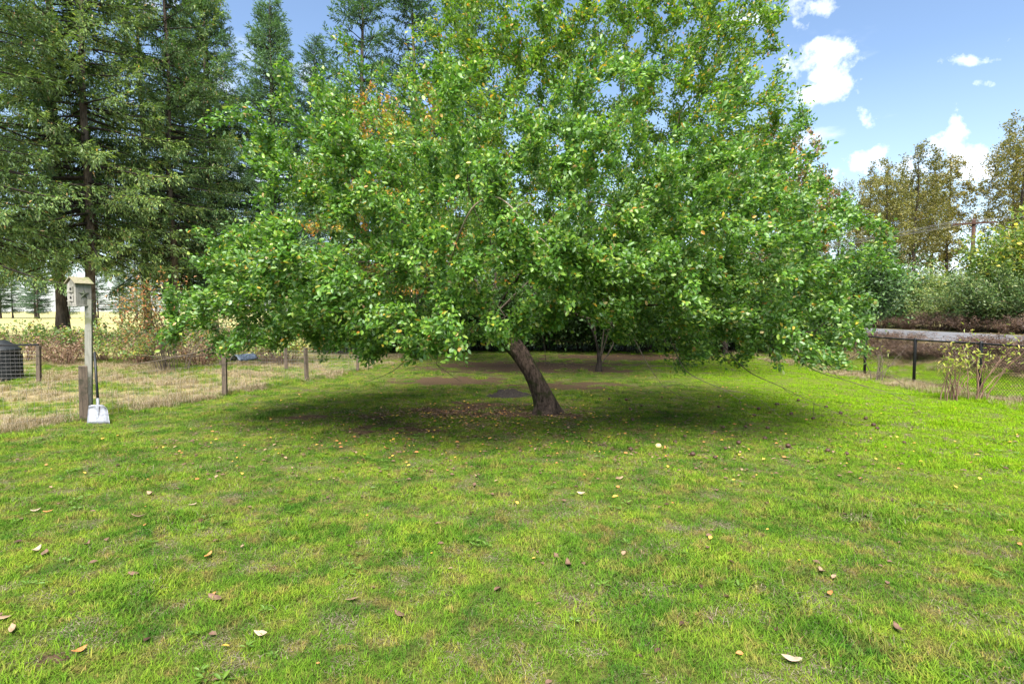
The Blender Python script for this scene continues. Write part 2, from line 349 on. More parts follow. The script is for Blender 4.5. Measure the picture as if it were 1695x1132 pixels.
dry = ramp(nt, [(.3, (.09, .13, .025)), (.5, (.2, .17, .07)), (.7, (.33, .24, .13))]).outputs[0]; nt.links.new(noise(nt, 1.8, 5, .65, p), dry.node.inputs[0])
fld = ramp(nt, [(.35, (.25, .24, .085)), (.65, (.36, .32, .15))]).outputs[0]; nt.links.new(noise(nt, .25, 5, .6, p), fld.node.inputs[0])
so = ramp(nt, [(.3, (.04, .026, .015)), (.7, (.1, .064, .036))]).outputs[0]; nt.links.new(noise(nt, 22, 5, .7, p), so.node.inputs[0])
edge = mth(nt, 'MULTIPLY', mth(nt, 'SUBTRACT', noise(nt, 7, 5, .65, p), .5), .9)
def msk(n): return smap(nt, mth(nt, 'ADD', attr(nt, n), edge), .35, .65)
c = mixc(nt, msk('rough'), turf, dry); c = mixc(nt, msk('field'), c, fld); c = mixc(nt, msk('soil'), c, so)
nt.links.new(c, b.inputs['Base Color']); b.inputs['Roughness'].default_value = .95; b.inputs['Specular IOR Level'].default_value = .1
bump(nt, b, fine, .8, .03)
ground = link('ground', mesh_np('ground', gV, [gF], {'soil': soil_m(fx, fy), 'rough': rough_m(fx, fy), 'field': field_m(fx, fy)}, True, m)); tag(ground, kind='structure')
# road on its low bank
m, nt, b = mat_new('asphalt'); p = gpos(nt)
col = ramp(nt, [(.3, (.085, .085, .09)), (.7, (.15, .15, .158))]).outputs[0]; nt.links.new(noise(nt, .8, 6, .7, p), col.node.inputs[0])
nt.links.new(col, b.inputs['Base Color']); b.inputs['Roughness'].default_value = .9; b.inputs['Specular IOR Level'].default_value = .15; bump(nt, b, noise(nt, 60, 3, .6, p), .3, .01)
ry = np.concatenate([np.arange(-40, 60, 2.), np.arange(60, 400, 10.)])
rV = []
for y in ry:
    for x in (16.0, 18, 20, 22, 24.0): rV.append((x, y, .755 + .05 * (1 - ((x - 20) / 4) ** 2)))
k = (np.arange(len(ry) - 1)[:, None] * 5 + np.arange(4)[None]).ravel()
tag(link('road', mesh_np('road', rV, [np.stack([k, k + 1, k + 6, k + 5], -1)], None, True, m)), kind='structure')

# ------------------------------------------------------------------ tree growing
def ell(rs, c, r, n, shell=.55):
    d = nrm(rs.normal(size=(n, 3))); q = rs.uniform(shell ** 3, 1, n) ** (1 / 3); return np.array(c) + d * q[:, None] * np.array(r)
def grow(trunk, limbs, attract, seed, step=.28, arch=.1, jit=.05, alpha=.25, tip=.0028, pw=2.3, first=0):
    rs = np.random.RandomState(seed)
    N = [np.array(p, float) for p in trunk]; par = [-1] + list(range(len(trunk) - 1)); pl = [0.] * len(trunk)
    start = len(trunk) - 1 if first == 0 else first
    arr = np.zeros((60000, 3)); plen = np.zeros(60000); n = len(N)
    arr[:n] = N; isa = np.zeros(60000, bool)
    def extend(i, tgt, arch, jit):
        nonlocal n
        a = arr[i]; L = np.linalg.norm(tgt - a); m_ = max(1, int(round(L / step)))
        off = rs.normal(size=3) * jit * L
        last = i
        for s in range(1, m_ + 1):
            t = s / m_; pnt = a * (1 - t) + tgt * t + (off + np.array([0, 0, arch * L])) * math.sin(math.pi * t) * (1.15 - .3 * t)
            if s < m_: pnt = pnt + rs.normal(size=3) * jit * .35 * step
            arr[n] = pnt; plen[n] = plen[last] + np.linalg.norm(pnt - arr[last]); par.append(last); last = n; n += 1
        return last
    for lb in limbs:
        i = lb[0]
        for tgt in lb[1:]: i = extend(i, np.array(tgt, float), .06, .05)
    base = arr[start]
    for a in attract[np.argsort(np.linalg.norm(attract - base, axis=1))]:
        d = np.linalg.norm(arr[start:n] - a, axis=1) + alpha * plen[start:n] * .3
        i = start + int(np.argmin(d))
        if np.linalg.norm(arr[i] - a) < .04: continue
        l = extend(i, a, arch, jit); isa[l] = True
    arr = arr[:n]; par = np.array(par); rad = np.zeros(n); ch = [[] for _ in range(n)]
    for i in range(1, n): ch[par[i]].append(i)
    for i in range(n - 1, -1, -1):
        rad[i] = tip if not ch[i] else (sum(rad[c] ** pw for c in ch[i]) ** (1 / pw)) * 1.004
    return arr, par, rad, ch
def chains_of(arr, par, rad, ch, trunk_n, trunk_r=None):
    out = []; st = [(None, 0)]
    while st:
        pr, i = st.pop(); seq = [i] if pr is None else [pr, i]
        while ch[i]:
            c = sorted(ch[i], key=lambda q: -rad[q]) if i >= trunk_n - 1 or i + 1 not in ch[i] else [i + 1] + [q for q in ch[i] if q != i + 1]
            for q in c[1:]: st.append((i, q))
            i = c[0]; seq.append(i)
        r = rad[seq].copy()
        if pr is not None: r[0] = min(r[0], r[1] * 1.1)
        out.append((seq, r))
    return out
def tree_wood(root, arr, par, rad, ch, trunk_n, trunk_r, mats, limb_r=.03, trunk_name='trunk', sides=12):
    cs = chains_of(arr, par, rad, ch, trunk_n); tw = []
    for k, (seq, r) in enumerate(cs):
        P = arr[seq]
        if k == 0:
            r[:trunk_n] = np.maximum(trunk_r, 0); r[trunk_n:] = np.minimum(r[trunk_n:], trunk_r[-1] * .95)
            P2, r2 = P, r
            if sides >= 16:
                t_ = np.linspace(0, len(P) - 1, (len(P) - 1) * 8 + 1); i_ = np.minimum(t_.astype(int), len(P) - 2); f_ = (t_ - i_)[:, None]; Pm = np.concatenate([[2 * P[0] - P[1]], P, [2 * P[-1] - P[-2]]]); a0, a1, a2, a3 = Pm[i_], Pm[i_ + 1], Pm[i_ + 2], Pm[i_ + 3]
                P2 = .5 * (2 * a1 + (a2 - a0) * f_ + (2 * a0 - 5 * a1 + 4 * a2 - a3) * f_ ** 2 + (3 * a1 - a0 - 3 * a2 + a3) * f_ ** 3); r2 = np.interp(t_, np.arange(len(P)), r); sides = 40
                V_, F_ = tube_np(P2, r2, sides); C_ = np.repeat(P2, sides, 0); ang = np.tile(np.arange(sides) * 2 * math.pi / sides, len(P2)); hz = np.repeat(np.arange(len(P2)), sides) * .05
                ridge = np.abs(np.sin(ang * 6 + 1.5 * np.sin(hz * 3.1) + hz * 1.2)) * .6 + np.abs(np.sin(ang * 11 - hz * 5 + 2 * np.sin(hz * 7))) * .4
                low = np.clip(1 - np.maximum(C_[:, 2], 0) / .35, 0, 1) ** 2; lump = .07 * np.sin(ang * 2 + hz * 4) + .05 * np.sin(ang * 3 - hz * 6.5) + low * .35 * np.maximum(0, np.sin(ang * 4 + 1)) 
                V_ = C_ + (V_ - C_) * (.93 + .13 * ridge + lump)[:, None]
                link(trunk_name, mesh_np('trunk', V_, F_, smooth=True, mat=mats[0]), root); continue
            o = link(trunk_name, tubes_mesh('trunk', [(P2, r2, sides)], mats[0]), root)
            rs = np.random.RandomState(3); me = o.data
            for v in me.vertices:
                q = Vector(v.co); v.co = q + Vector((math.sin(q.z * 9 + q.x * 20), math.cos(q.z * 7 + q.y * 23), 0)) * .012 * min(1, trunk_r[0] * 5)
        elif r.max() > limb_r: link('branch', tubes_mesh('branch', [(P, r, 7)], mats[0]), root)
        else: tw.append((P, r, 4 if r.max() > .008 else 3))
    if tw: tag(link('twigs', tubes_mesh('twigs', tw, mats[1]), root), kind='stuff')
def tree_leaves(arr, par, rad, nleaf, seed, L, W, tpl, centre, rmax=.009, up=.55, spread=.06, keep=None, spray=.5, droop=-.1):
    rs = np.random.RandomState(seed); idx = np.where((rad < rmax) & (par >= 0))[0]
    if keep is not None: idx = idx[rs.uniform(size=len(idx)) < keep(arr[idx])]
    w = np.where(rad[idx] < rmax * .55, 2.2, 1.); i = rs.choice(idx, nleaf, p=w / w.sum()); t = rs.uniform(0, 1.15, nleaf)[:, None]
    a, b_ = arr[par[i]], arr[i]; pos = a + (b_ - a) * t + rs.normal(size=(nleaf, 3)) * spread
    tw = nrm(b_ - a); out = nrm(pos - np.array(centre))
    d = nrm(tw * spray + out * .45 + rs.normal(size=(nleaf, 3)) * .6 + np.array([0, 0, droop]))
    n = nrm(np.array([0, 0, up]) + out * .45 + rs.normal(size=(nleaf, 3)) * .45)
    s = rs.uniform(.65, 1.2, nleaf)
    return pos, d, n, L * s, W * s * rs.uniform(.85, 1.15, nleaf), tpl, rs.uniform(0, 1, nleaf)

# ---- the old leaning apple tree
rs = np.random.RandomState(11)
A = np.concatenate([ell(rs, (-.3, 9.9, 3.0), (4.6, 3.5, 2.0), 760), ell(rs, (-3.0, 9.7, 3.0), (2.2, 2.3, 2.2), 400), ell(rs, (3.9, 10.1, 2.8), (2.5, 2.4, 1.9), 330),
                    ell(rs, (-1.2, 7.9, 2.3), (2.9, 1.5, 1.05), 300, .3), ell(rs, (3.6, 8.9, 1.85), (2.3, 1.5, 1.0), 220, .3), ell(rs, (-4.1, 9.3, 1.9), (1.8, 1.3, .9), 160, .3), ell(rs, (1.6, 7.9, 2.6), (2.0, 1.3, .95), 160, .3)])
zmin = np.interp(A[:, 0], [-6, -4.5, -3, -1.8, -.9, .2, 1.6, 2.5, 4, 6.5], [1.25, 1.15, 1.3, 1.12, 1.35, 1.62, 1.5, 1.1, .72, 1.0]) + np.clip(A[:, 1] - 9, 0, 3) * .12
A = A + .35 * np.stack([vnoise(A[:, 1], A[:, 2], 1.7, 2), vnoise(A[:, 0], A[:, 2], 1.7, 12), vnoise(A[:, 0], A[:, 1], 1.7, 22)], -1)
A = A[(A[:, 2] > zmin) & (vnoise(A[:, 0] + .6 * A[:, 1], A[:, 2] * 1.3 - .3 * A[:, 1], 2.1, 7) > -.75)]
outer = A[(A[:, 2] > 3.0) & (A[:, 0] < 4.2)]; outer = outer[rs.choice(len(outer), 170, replace=False)]
A = np.concatenate([A, outer + nrm(outer - np.array([0, 10.2, 2.2])) * rs.uniform(.3, .8, (170, 1)) + np.stack([0 * outer[:, 0], 0 * outer[:, 0], rs.uniform(.1, .7, 170)], -1)])
A = A[A[:, 0] > np.interp(A[:, 2], [1, 2.6, 3.4, 5.4], [-5.35, -5.2, -4.3, -3.35]) + .25 * vnoise(A[:, 1], A[:, 2], 3, 5)]
tr = [(.66, 10.45, -.1), (.63, 10.45, .12), (.52, 10.45, .42), (.36, 10.47, .78), (.14, 10.52, 1.12), (-.16, 10.58, 1.45), (-.42, 10.6, 1.75)]
limbs = [(5, (-1.2, 10.3, 2.2), (-3, 9.8, 2.7), (-5, 9.5, 2.5)), (6, (-1.5, 10.2, 3.1), (-3.2, 9.6, 4.6)), (5, (-.8, 9.4, 2.1), (-1.6, 8, 2.5), (-2.0, 7.2, 1.9)), (6, (.2, 9.3, 2.6), (.6, 8, 3.0), (1.1, 7.2, 2.5)),
         (6, (1.4, 10.2, 2.5), (3.4, 9.9, 2.7), (5.6, 10.0, 2.4)), (6, (1.2, 10.5, 3.2), (3.2, 10.2, 4.2)), (6, (-.3, 11.8, 3.0), (0, 13, 4.2)), (6, (-.4, 10.4, 3.2), (-.7, 9.8, 4.8)), (5, (1.2, 9.6, 1.9), (2.8, 8.9, 2.0), (4.2, 8.5, 1.5)),
         (6, (-.9, 11.3, 2.6), (-3, 12, 3.4))]
tree = grow(tr, limbs, A, 4, step=.26, arch=.1, jit=.08)
arr, par, rad, ch = tree
apple = empty('apple_tree', (0, 0, 0), 0, 'old broad apple tree with a leaning bare trunk and low drooping crown', 'tree')
trunk_r = np.array([.27, .205, .172, .158, .152, .15, .135])
tree_wood(apple, arr, par, rad, ch, len(tr), trunk_r, (M['bark_apple'], M['twig']), .022, sides=16)
def keep_apple(q): return np.where((q[:, 2] < 1.05) & (q[:, 0] > 2.2), .25, 1.) * np.where(np.linalg.norm((q - np.array([-.2, 10.3, 2.2])) / np.array([2.2, 1.8, 1.2]), axis=1) < 1, .25, 1.)
LV = tree_leaves(arr, par, rad, 235000, 8, .074, .043, None, (-.1, 10.2, 1.9), rmax=.0085, spread=.06, keep=keep_apple)
fr_ = LV[0][:, 1] < 8.9; Va, Fa, ra = leaves_np(*[q[fr_] for q in LV[:5]], LEAF8, LV[6][fr_]); Vb, Fb, rb = leaves_np(*[q[~fr_] for q in LV[:5]], LEAF4, LV[6][~fr_])
tag(link('crown', mesh_np('apple_crown', np.concatenate([Va, Vb]), [np.concatenate([Fa, Fb + len(Va)])], {'rnd': np.concatenate([ra, rb])}, mat=M['apple_leaf']), apple), kind='stuff')
# bare water shoots and the pale arching branch
def bare(pts, r0, r1, mat='twig', root=apple, n=6, sub=6):
    P = np.array(pts, float); t = np.linspace(0, len(P) - 1, (len(P) - 1) * sub + 1); i = np.minimum(t.astype(int), len(P) - 2); f = (t - i)[:, None]
    Pm = np.concatenate([[2 * P[0] - P[1]], P, [2 * P[-1] - P[-2]]]); p0, p1, p2, p3 = Pm[i], Pm[i + 1], Pm[i + 2], Pm[i + 3]
    C = .5 * (2 * p1 + (p2 - p0) * f + (2 * p0 - 5 * p1 + 4 * p2 - p3) * f ** 2 + (3 * p1 - p0 - 3 * p2 + p3) * f ** 3)
    return link('branch', tubes_mesh('branch', [(C, np.linspace(r0, r1, len(C)), n)], M[mat]), root)
bare([(-.9, 8.1, 2.5), (-.66, 7.3, 2.9), (-.45, 6.98, 3.18), (-.2, 6.93, 3.27), (.03, 6.88, 3.1), (.16, 6.86, 2.86), (.27, 6.86, 2.62), (.36, 6.84, 2.3)], .013, .004, 'twig_pale')
bare([(.03, 6.88, 3.1), (.16, 6.7, 3.16), (.27, 6.62, 3.1)], .005, .002, 'twig_pale', sub=3)
bare([(.2, 6.86, 2.78), (.34, 6.8, 2.76), (.45, 6.7, 2.62)], .004, .0015, 'twig_pale', sub=3)
bare([(-4.2, 9.6, 1.9), (-5.0, 9.55, 1.32), (-5.7, 9.5, 1.12), (-6.4, 9.5, 1.0)], .016, .004)
bare([(-3.9, 9.6, 1.8), (-4.8, 9.3, 1.25), (-5.5, 9.2, 1.16), (-6.0, 9.1, 1.2)], .012, .003)
bare([(-1.0, 9.0, 1.7), (-1.6, 9.9, 1.3), (-2.3, 11.0, .75), (-3.2, 12.2, .35)], .012, .003)
for q in [[(3.2, 8.9, 1.5), (3.6, 8.7, 1.0), (4.1, 8.6, .75), (4.6, 8.6, .5)], [(4.2, 9, 1.4), (4.7, 8.9, 1.0), (5.3, 8.9, .8), (5.9, 8.8, .62)], [(2.4, 8.5, 1.4), (2.6, 8.4, 1.0), (3.1, 8.3, .75), (3.3, 8.2, .62)], [(4.4, 9.3, 1.3), (5.2, 9.2, .98), (6.1, 9.2, .9)],
          [(1.8, 8.4, 1.5), (2.0, 8.3, 1.1), (2.2, 8.2, .8)], [(.35, 8.2, 1.8), (.45, 8.1, 1.5), (.48, 8.05, 1.15)], [(-.85, 7.6, 1.9), (-.95, 7.5, 1.5), (-1.0, 7.5, 1.2)]]:
    bare(q, .009, .0025, 'twig')
    for j in range(3):
        t = random.Random(int(q[0][0] * 99) + j); b_ = q[-1 - j % 2]; bare([b_, (b_[0] + t.uniform(.1, .35), b_[1] + t.uniform(-.2, .2), b_[2] + t.uniform(-.25, .05)), (b_[0] + t.uniform(.3, .6), b_[1] + t.uniform(-.3, .3), b_[2] + t.uniform(-.3, -.05))], .004, .0015, 'twig', sub=3, n=4)

# ---- taller fruit trees behind it
def orchard_tree(name, base, parts, trunk, limbs, seed, nl, L, W, leafm, label, trunk_r, centre, step=.4, cut=0, patch=None):
    rs = np.random.RandomState(seed)
    A = np.concatenate([ell(rs, c, r, n, .5) for c, r, n in parts]); A = A[A[:, 2] > cut]
    t = grow(trunk, limbs, A, seed + 1, step=step, arch=-.04, jit=.07, tip=.003)
    root = empty(name, base, 0, label, 'tree')
    arr, par, rad, ch = t
    tree_wood(root, arr, par, rad, ch, len(trunk), np.array(trunk_r), (M['bark_dark'], M['twig']), .035)
    tag(link('crown', leaves_mesh('crown', *tree_leaves(arr, par, rad, nl, seed + 2, L, W, LEAF4, centre, rmax=.011, up=.5, spread=.09, droop=.05), mat=leafm), root), kind='stuff')
    return root
orchard_tree('plum_tree', (2.74, 18.0, 0), [((-.5, -1.8, 6.9), (5.8, 3.0, 4.6), 700), ((-.3, -1.6, 9.8), (5.2, 2.8, 3.2), 460), ((3.2, -1.2, 5.0), (3.0, 2.5, 3.0), 220), ((-3.6, -1.0, 5.2), (2.8, 2.4, 3.0), 200)],
             [(0, 0, -.1), (.02, 0, .14), (.03, -.03, .3)], [(2, (-.22, -.2, 1.9), (-1.0, -.8, 5), (-1.2, -1.5, 9.5)), (2, (.1, -.2, 2.4), (.4, -1, 5.5), (.6, -1.6, 10.5)), (2, (.5, -.2, 2), (2.0, -.8, 4.4), (3.4, -1.2, 7)), (2, (-.5, -.3, 1.8), (-2.4, -.8, 4), (-4, -1.2, 6.5)), (1, (.4, -.3, 1.6), (1.2, -1.6, 4), (1.6, -3, 7))],
             31, 125000, .12, .07, M['plum_leaf'], 'tall many-stemmed green fruit tree rising behind the leaning apple tree', (.13, .1, .085), (-.2, -1.4, 5), cut=1.7)
orchard_tree('cherry_tree', (-3.8, 22.0, 0), [((.0, -.8, 6.2), (4.0, 2.4, 4.2), 420)], [(0, 0, -.1), (0, 0, .8), (.05, 0, 1.8)], [(2, (.2, -.3, 4), (.3, -.6, 8.5)), (2, (-.8, -.3, 3.6), (-1.6, -.6, 6.5)), (2, (.9, -.4, 3.6), (1.8, -.8, 6.8))],
             52, 30000, .15, .09, M['orange_leaf'], 'fruit tree with yellow and orange autumn leaves behind the green crowns', (.17, .14, .12), (0, 0, 5), cut=2.5)
orchard_tree('autumn_plum_tree', (9.2, 24.5, 0), [((.9, -.4, 6.2), (3.5, 2.8, 3.6), 340)], [(0, 0, -.1), (0, 0, .8), (.05, 0, 2.0)], [(2, (.2, -.3, 4.4), (.3, -.4, 8.4)), (2, (-.8, -.3, 4), (-1.9, -.5, 6.6)), (2, (1.2, -.3, 4), (2.6, -.5, 6.6))],
             63, 20000, .15, .09, M['red_leaf'], 'fruit tree with reddening leaves by the chain-link fence', (.12, .1, .09), (0, 0, 3.6), cut=1.6)

# ---- conifers
def conifer_mesh(seed, Ht, Lmax, z0, kind='spruce', dens=1.0):
    rs = np.random.RandomState(seed); wood = []; P0, D0, N0, LL, WW = [], [], [], [], []; cones = []
    z = z0
    while z < Ht - .3:
        f = (z - z0) / (Ht - z0); nb = rs.randint(4, 7)
        for k in range(nb):
            L = Lmax * ((1 - f) ** .75) * rs.uniform(.6, 1.1) * (1 if f > .08 else .75) + .25
            a = rs.uniform(0, 6.283); zz = z + rs.uniform(-.25, .25)
            rise = -.25 + .8 * f if kind == 'spruce' else .0 + .6 * f
            s = np.linspace(0, 1, 9); cur = np.array([np.cos(a), np.sin(a)]) 
            bend = rs.uniform(-.15, .15)
            rr = L * s; px = cur[0] * rr - cur[1] * bend * rr * s; py = cur[1] * rr + cur[0] * bend * rr * s
            pz = zz + L * (rise * s - (.35 if kind == 'spruce' else .18) * s ** 2 + (.3 if kind == 'spruce' else .18) * s ** 3)
            P = np.stack([px, py, pz], -1); wood.append((P, np.linspace(.02 + .012 * L, .006, 9), 4))
            n = int(L / (.20 / dens)) * 2 + 4; t = rs.uniform(.12, 1, n) ** .8; t[-2:] = 1
            i = np.minimum((t * 8).astype(int), 7); q = P[i] + (P[i + 1] - P[i]) * (t * 8 - i)[:, None]
            fw = nrm(P[i + 1] - P[i]); side = np.cross(fw, [0, 0, 1.]) * np.where(rs.uniform(size=n) < .5, 1, -1)[:, None]
            hang = (rs.uniform(size=n) < (.5 if kind == 'spruce' else .15))[:, None]
            dirs = nrm(fw * .75 + side * .75 * np.where(hang, .35, 1) + np.where(hang, [[0, 0, -1.15]], [[0, 0, -.05]]) + rs.normal(size=(n, 3)) * .15)
            tl = (.38 + .13 * L * (1 - t)) * rs.uniform(.6, 1.2, n) + .05
            for m_ in range(7):
                u = (m_ + .5) / 7; sd = nrm(np.cross(dirs, rs.normal(size=(n, 3))))
                P0.append(q + dirs * (tl * u * 1.2)[:, None]); D0.append(nrm(dirs * 1.0 + sd * (.75 if m_ < 6 else .1))); N0.append(rs.normal(size=(n, 3)) * .5 + np.array([0, 0, 1.]))
                LL.append(rs.uniform(.15, .3, n)); WW.append(rs.uniform(.048, .085, n))
            if kind == 'spruce' and f > .45 and rs.uniform() < .6:
                e = P[-2] + rs.normal(size=(3, 3)) * .25; cones.append(e)
        z += (.56 if f < .8 else .34) / dens ** .3
    P0 = np.concatenate(P0); D0 = np.concatenate(D0); N0 = np.concatenate(N0); LL = np.concatenate(LL); WW = np.concatenate(WW)
    cr = leaves_mesh('needles', P0, D0, N0, LL, WW, LEAF2, np.clip(rs.uniform(0, .9, len(P0)) + .1 * rs.normal(size=len(P0)), 0, 1), mat=M[kind])
    zs = np.linspace(-.3, Ht, 14); tr_ = np.stack([.08 * np.sin(zs * .5 + seed), .08 * np.cos(zs * .37 + seed), zs], -1); rt = .27 * (1 - zs / (Ht * 1.03)).clip(.02) ** .8; rt[0] *= 1.5
    t = tubes_mesh('conifer_trunk', [(tr_, rt, 10)], M['bark_spruce']); w = tubes_mesh('conifer_branches', wood, M['bark_dark'])
    cm = None
    if cones:
        c = np.concatenate(cones); n = len(c)
        cm = leaves_mesh('cones', c, np.tile([0, 0, -1.], (n, 1)) + rs.normal(size=(n, 3)) * .15, rs.normal(size=(n, 3)), np.full(n, .17), np.full(n, .06), LEAF4, rs.uniform(0, 1, n), mat=M['cone'])
    return t, w, cr, cm
CM = {'a': conifer_mesh(1, 27, 6.4, 5.0), 'b': conifer_mesh(2, 29, 5.6, 5.6), 'c': conifer_mesh(3, 28, 6.0, 3.4, 'fir'), 'd': conifer_mesh(4, 22, 4.6, 2.0, 'fir', .9)}
def conifer(name, v, x, y, s, rz, label, group=None):
    t, w, c, cn = CM[v]; r = empty(name, (x, y, H(x, y)), rz, label, 'tree', group, s)
    link('trunk', t, r); tag(link('branches', w, r), kind='stuff'); tag(link('crown', c, r), kind='stuff')
    if cn: tag(link('cones', cn, r), kind='stuff')
G1 = 'tall spruces in a row beyond the bramble hedge'
for i, (v, x, y, s, rz) in enumerate([('a', -26.3, 27.0, 1.0, .3), ('b', -27.0, 34.0, 1.0, 2.1), ('a', -24.6, 33.4, 1.06, 4.0), ('b', -31.5, 40, 1.02, 1.0), ('a', -27.8, 43.5, 1.05, 5.2), ('b', -22.8, 38.5, .96, 3.3), ('a', -37, 36, 1.1, 2.5), ('b', -24.5, 47, 1.0, 4.4)]):
    conifer('spruce_tree', v, x, y, s, rz, 'tall dark spruce with drooping boughs and a bare lower trunk beyond the bramble hedge', G1)
G2 = 'blue-green firs with pointed tops behind the spruces'
for i, (v, x, y, s, rz) in enumerate([('c', -24.6, 46.5, 1.0, .3), ('c', -20.0, 48.5, .98, 2.0), ('c', -29.5, 52, 1.0, 4.1), ('c', -22.0, 53, 1.02, 5.3), ('c', -17.5, 52, .93, 1.1)]):
    conifer('fir_tree', v, x, y, s, rz, 'blue-green fir with a pointed top standing behind the spruces', G2)
for i, (v, x, y, s, rz) in enumerate([('d', -11.8, 46, 1.32, .3), ('d', -7.8, 46, 1.3, 2.0), ('d', -3.6, 48, 1.3, 4.0)]):
    conifer('fir_tree', v, x, y, s, rz, 'thin sparse fir showing above the orange-leaved fruit tree', 'sparse firs above the fruit trees')
rr = random.Random(4)
for i in range(44):
    x = -175 + i * 4.1 + rr.uniform(-2, 2); conifer('fir_tree', 'dc'[i % 2], x, 150 + rr.uniform(-14, 14), rr.uniform(.55, .95), rr.uniform(0, 6), 'distant fir in the tree line across the pale field', 'distant firs across the field')


# ---- shrubs
def shrub_mesh(seed, rad_, ht, canes, nl, L, W, leafm, canem, tpl=LEAF4, top=.0, arch=.35, cr=.012, up=.5):
    rs = np.random.RandomState(seed); ch_ = []; Q = []; D = []
    for k in range(canes):
        a = rs.uniform(0, 6.283); q = rs.uniform(.1, 1) ** .6 * rad_; b0 = np.array([math.cos(a), math.sin(a), 0]) * q * .3; h = ht * rs.uniform(.55, 1.05) * (1.1 - .35 * (q / rad_))
        s = np.linspace(0, 1, 9)[:, None]; dirv = np.array([math.cos(a + rs.uniform(-.5, .5)), math.sin(a + rs.uniform(-.5, .5)), 0])
        P = b0 + dirv * q * s ** 1.3 + np.array([0, 0, h]) * (s * (1 + arch) - arch * s ** 2.6) + rs.normal(size=(9, 3)) * .02 * ht * s
        P[0, 2] = -.05; ch_.append((P, np.linspace(cr, cr * .25, 9), 4)); Q.append(P)
        for j in range(4):
            i = rs.randint(3, 8); e = P[i] + (nrm(dirv + rs.normal(size=3) * .8 + np.array([0, 0, .3])) * rs.uniform(.15, .35) * ht); P2 = np.stack([P[i], (P[i] + e) / 2 + rs.normal(size=3) * .03, e]); ch_.append((P2, np.linspace(cr * .5, cr * .2, 3), 3)); Q.append(np.repeat(P2, 2, 0)[1:])
    seg = [(p[i], p[i + 1]) for p in Q for i in range(len(p) - 1) if p[i][2] >= top * ht - .01]
    a = np.array([s[0] for s in seg]); b_ = np.array([s[1] for s in seg]); i = rs.randint(0, len(seg), nl); t = rs.uniform(size=(nl, 1))
    pos = a[i] + (b_[i] - a[i]) * t + rs.normal(size=(nl, 3)) * .05 * ht; pos[:, 2] = np.maximum(pos[:, 2], .03)
    out = nrm(pos - np.array([0, 0, ht * .3])); d = nrm(out * .6 + rs.normal(size=(nl, 3)) * .7); n = np.array([0, 0, up]) + out * .5 + rs.normal(size=(nl, 3)) * .4
    s = rs.uniform(.6, 1.2, nl)
    return tubes_mesh('canes', ch_, canem), leaves_mesh('foliage', pos, d, n, L * s, W * s, tpl, rs.uniform(0, 1, nl), mat=leafm)
def shrub(name, meshes, x, y, rz, s, label, cat='shrub', group=None, sz=None):
    r = empty(name, (x, y, H(x, y)), rz, label, cat, group, s)
    if sz: r.scale = (s, s, sz)
    tag(link('canes', meshes[0], r), kind='stuff'); tag(link('foliage', meshes[1], r), kind='stuff'); return r
br1 = shrub_mesh(1, 1.5, 1.3, 34, 2600, .1, .07, M['bramble'], M['cane'], top=.35); br2 = shrub_mesh(2, 1.5, 1.15, 46, 1800, .08, .05, M['bramble_dry'], M['cane'], top=.1)
rr = random.Random(9)
for i in range(9):
    x = -22.5 + i * 1.75; y = 21.5 + rr.uniform(-.7, .7)
    shrub('bramble_bush', br1 if i % 2 == 0 else br2, x, y, rr.uniform(0, 6), rr.uniform(.95, 1.25), 'green and yellow leafed bramble bush in the low hedge below the spruces' if i % 2 == 0 else 'brown dried bramble bush in the low hedge below the spruces', 'bush', 'brambles in the hedge before the field, ' + ('leafy' if i % 2 == 0 else 'dried'))
for i in range(6):
    x = -21 + i * 2.5; y = 20.0 + rr.uniform(-.4, .4)
    shrub('bramble_bush', br2 if i % 2 == 0 else br1, x, y, rr.uniform(0, 6), rr.uniform(.7, .9), 'green and yellow leafed bramble bush in the low hedge below the spruces' if i % 2 else 'brown dried bramble bush in the low hedge below the spruces', 'bush', 'brambles in the hedge before the field, ' + ('leafy' if i % 2 else 'dried'))
red = shrub_mesh(5, 1.6, 3.2, 24, 3000, .1, .065, M['red_leaf'], M['twig'], top=.25)
shrub('red_leaved_shrub', red, -10.9, 18.2, .4, 1.0, 'tall shrub with red-brown leaves beside the bramble hedge')
grn = shrub_mesh(6, 1.3, 1.7, 24, 3200, .09, .05, M['fir'], M['twig'])
shrub('evergreen_shrub', grn, -13.6, 23.5, .4, 1.0, 'small dark evergreen shrub beside the spruce trunks')
dk = shrub_mesh(7, 2.4, 4.4, 60, 15000, .17, .11, M['dark_shrub'], M['bark_dark'])
for i in range(22):
    x = -8.0 + i * 1.15; shrub('evergreen_hedge_bush', dk, x, 27.0 + 1.6 * (i % 2) + rr.uniform(-.8, .8), rr.uniform(0, 6), rr.uniform(.9, 1.15), 'dark evergreen bush in the hedge behind the fruit trees', 'bush', 'dark hedge behind the fruit trees')
